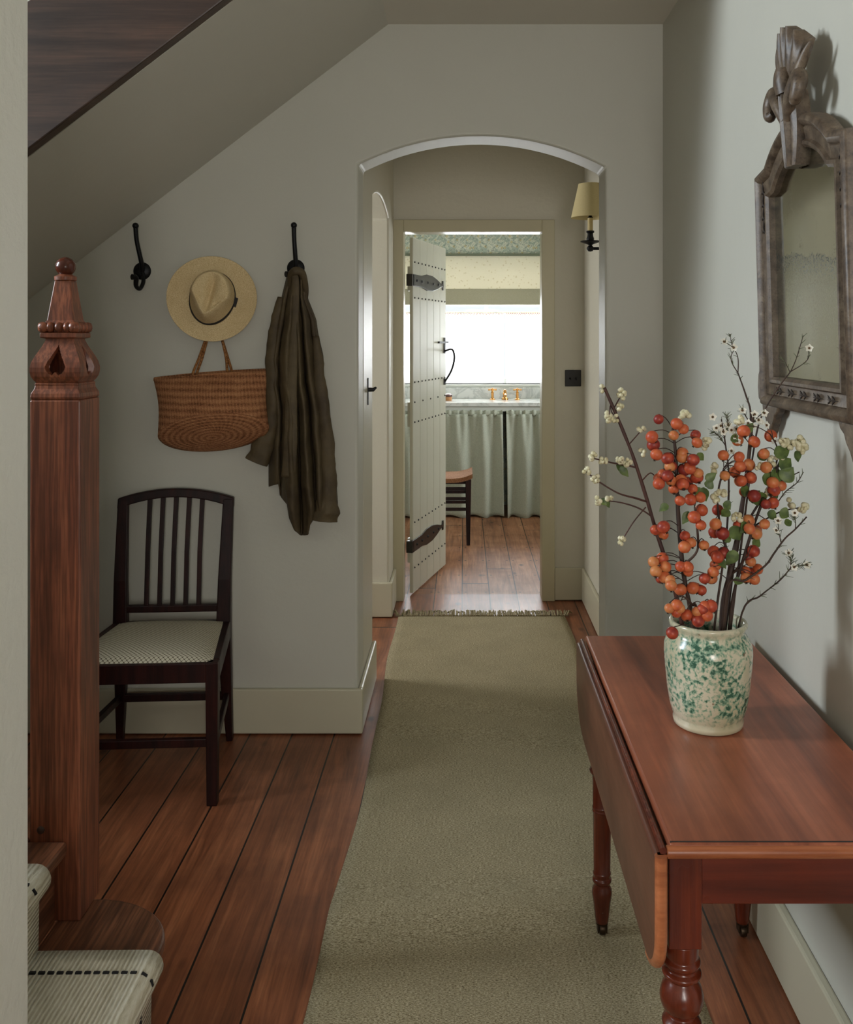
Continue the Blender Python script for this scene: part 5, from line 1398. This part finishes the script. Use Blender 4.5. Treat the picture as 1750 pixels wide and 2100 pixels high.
wax('small white waxflowers on a thin stem in the middle of the jar', [
    ([bot(0.0, 0.02), (1470, 1250, -0.01), (1490, 1100, -0.01), (1495, 980, -0.01), (1488, 910, -0.01), (1480, 860, -0.01)], [0.0025, 0.002, 0.0012]),
    ([(1489, 915, -0.01), (1475, 895, -0.01), (1462, 885, -0.01)], [0.001, 0.0008]), ([(1486, 890, -0.01), (1494, 875, -0.01), (1490, 850, -0.01)], [0.001, 0.0008])],
    [(1462, 855, -0.01), (1470, 878, -0.01), (1484, 885, -0.01), (1478, 873, -0.01), (1494, 872, -0.01), (1500, 882, -0.01), (1508, 895, -0.015), (1512, 905, -0.015), (1500, 925, -0.02)], 13, 26, 0.014)

# ------------------------------------------------------------------ carved mirror on the right wall
MY = 1.960; MXB = XR - 0.006
mi = thing('wall_mirror', 'old carved grey brown wooden mirror with shell crest on the right wall', 'mirror', (MXB, MY, 1.32))
# local frame: a = towards the far end (+y), v = height, h = out of the wall (-x)
def mp(a, v, h): return Vector((MXB - h, MY + a, v))
inner = [(0.195, 1.388), (0.195, 1.800), (0.158, 1.806)] + arc3((0.158, 1.806), (0.0, 1.872), (-0.158, 1.806), 16)[1:-1] + [(-0.158, 1.806), (-0.195, 1.800), (-0.195, 1.388)]
def offset(poly, d):
    n = len(poly); out = []
    for i in range(n):
        p0, p1, p2 = poly[i - 1], poly[i], poly[(i + 1) % n]
        e1 = Vector((p1[0] - p0[0], p1[1] - p0[1])).normalized(); e2 = Vector((p2[0] - p1[0], p2[1] - p1[1])).normalized()
        n1 = Vector((e1.y, -e1.x)); n2 = Vector((e2.y, -e2.x))
        m_ = (n1 + n2); m_.normalize(); k = d / max(0.45, m_.dot(n1))
        out.append((p1[0] + m_.x * k, p1[1] + m_.y * k))
    return out
ar = sum(p[0] * q[1] - q[0] * p[1] for p, q in zip(inner, inner[1:] + inner[:1]))
if ar < 0: inner = inner[::-1]
profl = [(0.000, 0.004), (0.000, 0.024), (0.006, 0.030), (0.013, 0.030), (0.017, 0.023), (0.020, 0.023), (0.040, 0.027), (0.043, 0.024), (0.047, 0.033), (0.055, 0.038), (0.063, 0.036), (0.068, 0.030), (0.070, 0.004)]
b = B(); rings = []
for o_, h in profl:
    rings.append([b.verts.new(mp(p[0], p[1], h)) for p in offset(inner, o_)])
n = len(inner)
for a, c in zip(rings, rings[1:] + rings[:1]):
    for i in range(n): b.faces.new((a[i], a[(i + 1) % n], c[(i + 1) % n], c[i]))
frm = obj('carved_frame', b, M['frame'], mi, smooth='auto')
b = B(); f_ = [b.verts.new(mp(p[0], p[1], 0.010)) for p in offset(inner, 0.004)]; g_ = [b.verts.new(mp(p[0], p[1], 0.005)) for p in offset(inner, 0.004)]
b.faces.new(f_); b.faces.new(g_[::-1])
for i in range(n): b.faces.new((f_[i], g_[i], g_[(i + 1) % n], f_[(i + 1) % n]))
obj('mirror_glass', b, M['mirror'], mi)
# incised leaf sprigs along the frame
CM = Mat('carving_shadow_wood', srgb(46, 36, 29), 0.7).m
def cut(b, a0, v0, a1, v1, h=0.0262):
    tube(b, [mp(a0, v0, h), mp((a0 + a1) / 2, (v0 + v1) / 2, h + 0.0008), mp(a1, v1, h)], [0.0008, 0.0022, 0.0006], 6)
for i in range(5):
    a = 0.17 - 0.075 * i; v0 = 1.357; b = B()
    cut(b, a, v0, a - 0.052, v0); cut(b, a - 0.016, v0, a - 0.002, v0 + 0.009); cut(b, a - 0.016, v0, a - 0.002, v0 - 0.009); cut(b, a - 0.036, v0, a - 0.022, v0 + 0.009); cut(b, a - 0.036, v0, a - 0.022, v0 - 0.009)
    obj('carved_sprig', b, CM, frm)
for s in (-1, 1):
    b = B()
    for i in range(4):
        v0 = 1.72 + 0.03 * i; a = s * 0.226
        cut(b, a, v0, a, v0 + 0.031); cut(b, a, v0 + 0.01, a + 0.009, v0); cut(b, a, v0 + 0.01, a - 0.009, v0)
    obj('carved_sprig', b, CM, frm)
# lower side scrolls and feet
for s in (-1, 1):
    b = B()
    sil = [(0.262, 1.47), (0.272, 1.44), (0.270, 1.425), (0.278, 1.41), (0.296, 1.39), (0.302, 1.36), (0.298, 1.33), (0.262, 1.32)]
    prism(b, [(s * p[0], p[1]) for p in sil], lambda p, t: mp(p[0], p[1], t), 0.004, 0.028); obj('side_scroll', b, M['frame'], mi, bevel=0.006, seg=3)
    b = B()
    sil = [(0.285, 1.322), (0.170, 1.322), (0.178, 1.305), (0.196, 1.296), (0.205, 1.28), (0.222, 1.265), (0.235, 1.245), (0.246, 1.243), (0.252, 1.26), (0.262, 1.285), (0.28, 1.30)]
    prism(b, [(s * p[0], p[1]) for p in sil], lambda p, t: mp(p[0], p[1], t), 0.004, 0.024); obj('foot_bracket', b, M['frame'], mi, bevel=0.005, seg=3)
# crest: drop leaf over the arch, scrolling leaves, fluted shell
b = B()
def fn(u, v):
    a = (u - 0.5); vv = 1.835 + 0.155 * v
    w_ = 0.012 + 0.030 * math.sin(PI * min(1, 0.12 + v * 0.75)) ** 0.8
    h = 0.040 + 0.022 * math.cos(a * PI) * (0.6 + 0.5 * v) - 0.010 * math.exp(-(a / 0.09) ** 2) - 0.008 * math.exp(-((abs(a) - 0.26) / 0.06) ** 2)
    return mp(a * 2 * w_, vv, h)
g = sheet(b, fn, 24, 16)
r = bmesh.ops.extrude_face_region(b, geom=b.faces[:]); bmesh.ops.translate(b, verts=[q for q in r['geom'] if isinstance(q, bmesh.types.BMVert)], vec=(0.03, 0, 0))
crest = obj('crest_leaf', b, M['frame'], mi, smooth='auto')
for s in (-1, 1):
    b = B()
    tube(b, catmull([mp(s * 0.010, 1.93, 0.045), mp(s * 0.040, 1.975, 0.050), mp(s * 0.072, 2.005, 0.045), mp(s * 0.088, 1.985, 0.05), mp(s * 0.078, 1.958, 0.055), mp(s * 0.064, 1.962, 0.052)], 6), [0.011, 0.015, 0.017, 0.016, 0.013, 0.008], 12)
    tube(b, catmull([mp(s * 0.030, 1.985, 0.045), mp(s * 0.060, 2.020, 0.04), mp(s * 0.085, 2.050, 0.035), mp(s * 0.100, 2.066, 0.03)], 6), [0.012, 0.012, 0.007, 0.002], 10)
    obj('scroll_leaf', b, M['frame'], crest, smooth='auto')
b = B()
NF = 66
def fn(u, v):
    th = (u - 0.5) * 2.0                      # -1..1 across the fan
    fl = math.cos(th * PI * 5.5)
    w_ = 0.016 + 0.058 * math.sin(min(1, v * 1.05) * PI * 0.62) ** 0.9
    vv = 2.005 + (0.118 - 0.042 * th * th + 0.004 * fl) * v
    h = 0.044 + 0.026 * v * (1 - 0.75 * th * th) + 0.005 * fl * v - 0.02 * v * v
    return mp(th * w_, vv, h)
sheet(b, fn, NF, 18)
r = bmesh.ops.extrude_face_region(b, geom=b.faces[:]); bmesh.ops.translate(b, verts=[q for q in r['geom'] if isinstance(q, bmesh.types.BMVert)], vec=(0.022, 0, 0))
obj('shell_crest', b, M['frame'], mi, smooth='auto')
b = B(); tube(b, catmull([mp(0, 1.99, 0.045), mp(0, 2.015, 0.05), mp(0, 2.04, 0.05)], 4), [0.022, 0.02, 0.016], 14); obj('crest_stem', b, M['frame'], mi, smooth='auto')
mi.rotation_euler = (0, -math.radians(1.5), 0)
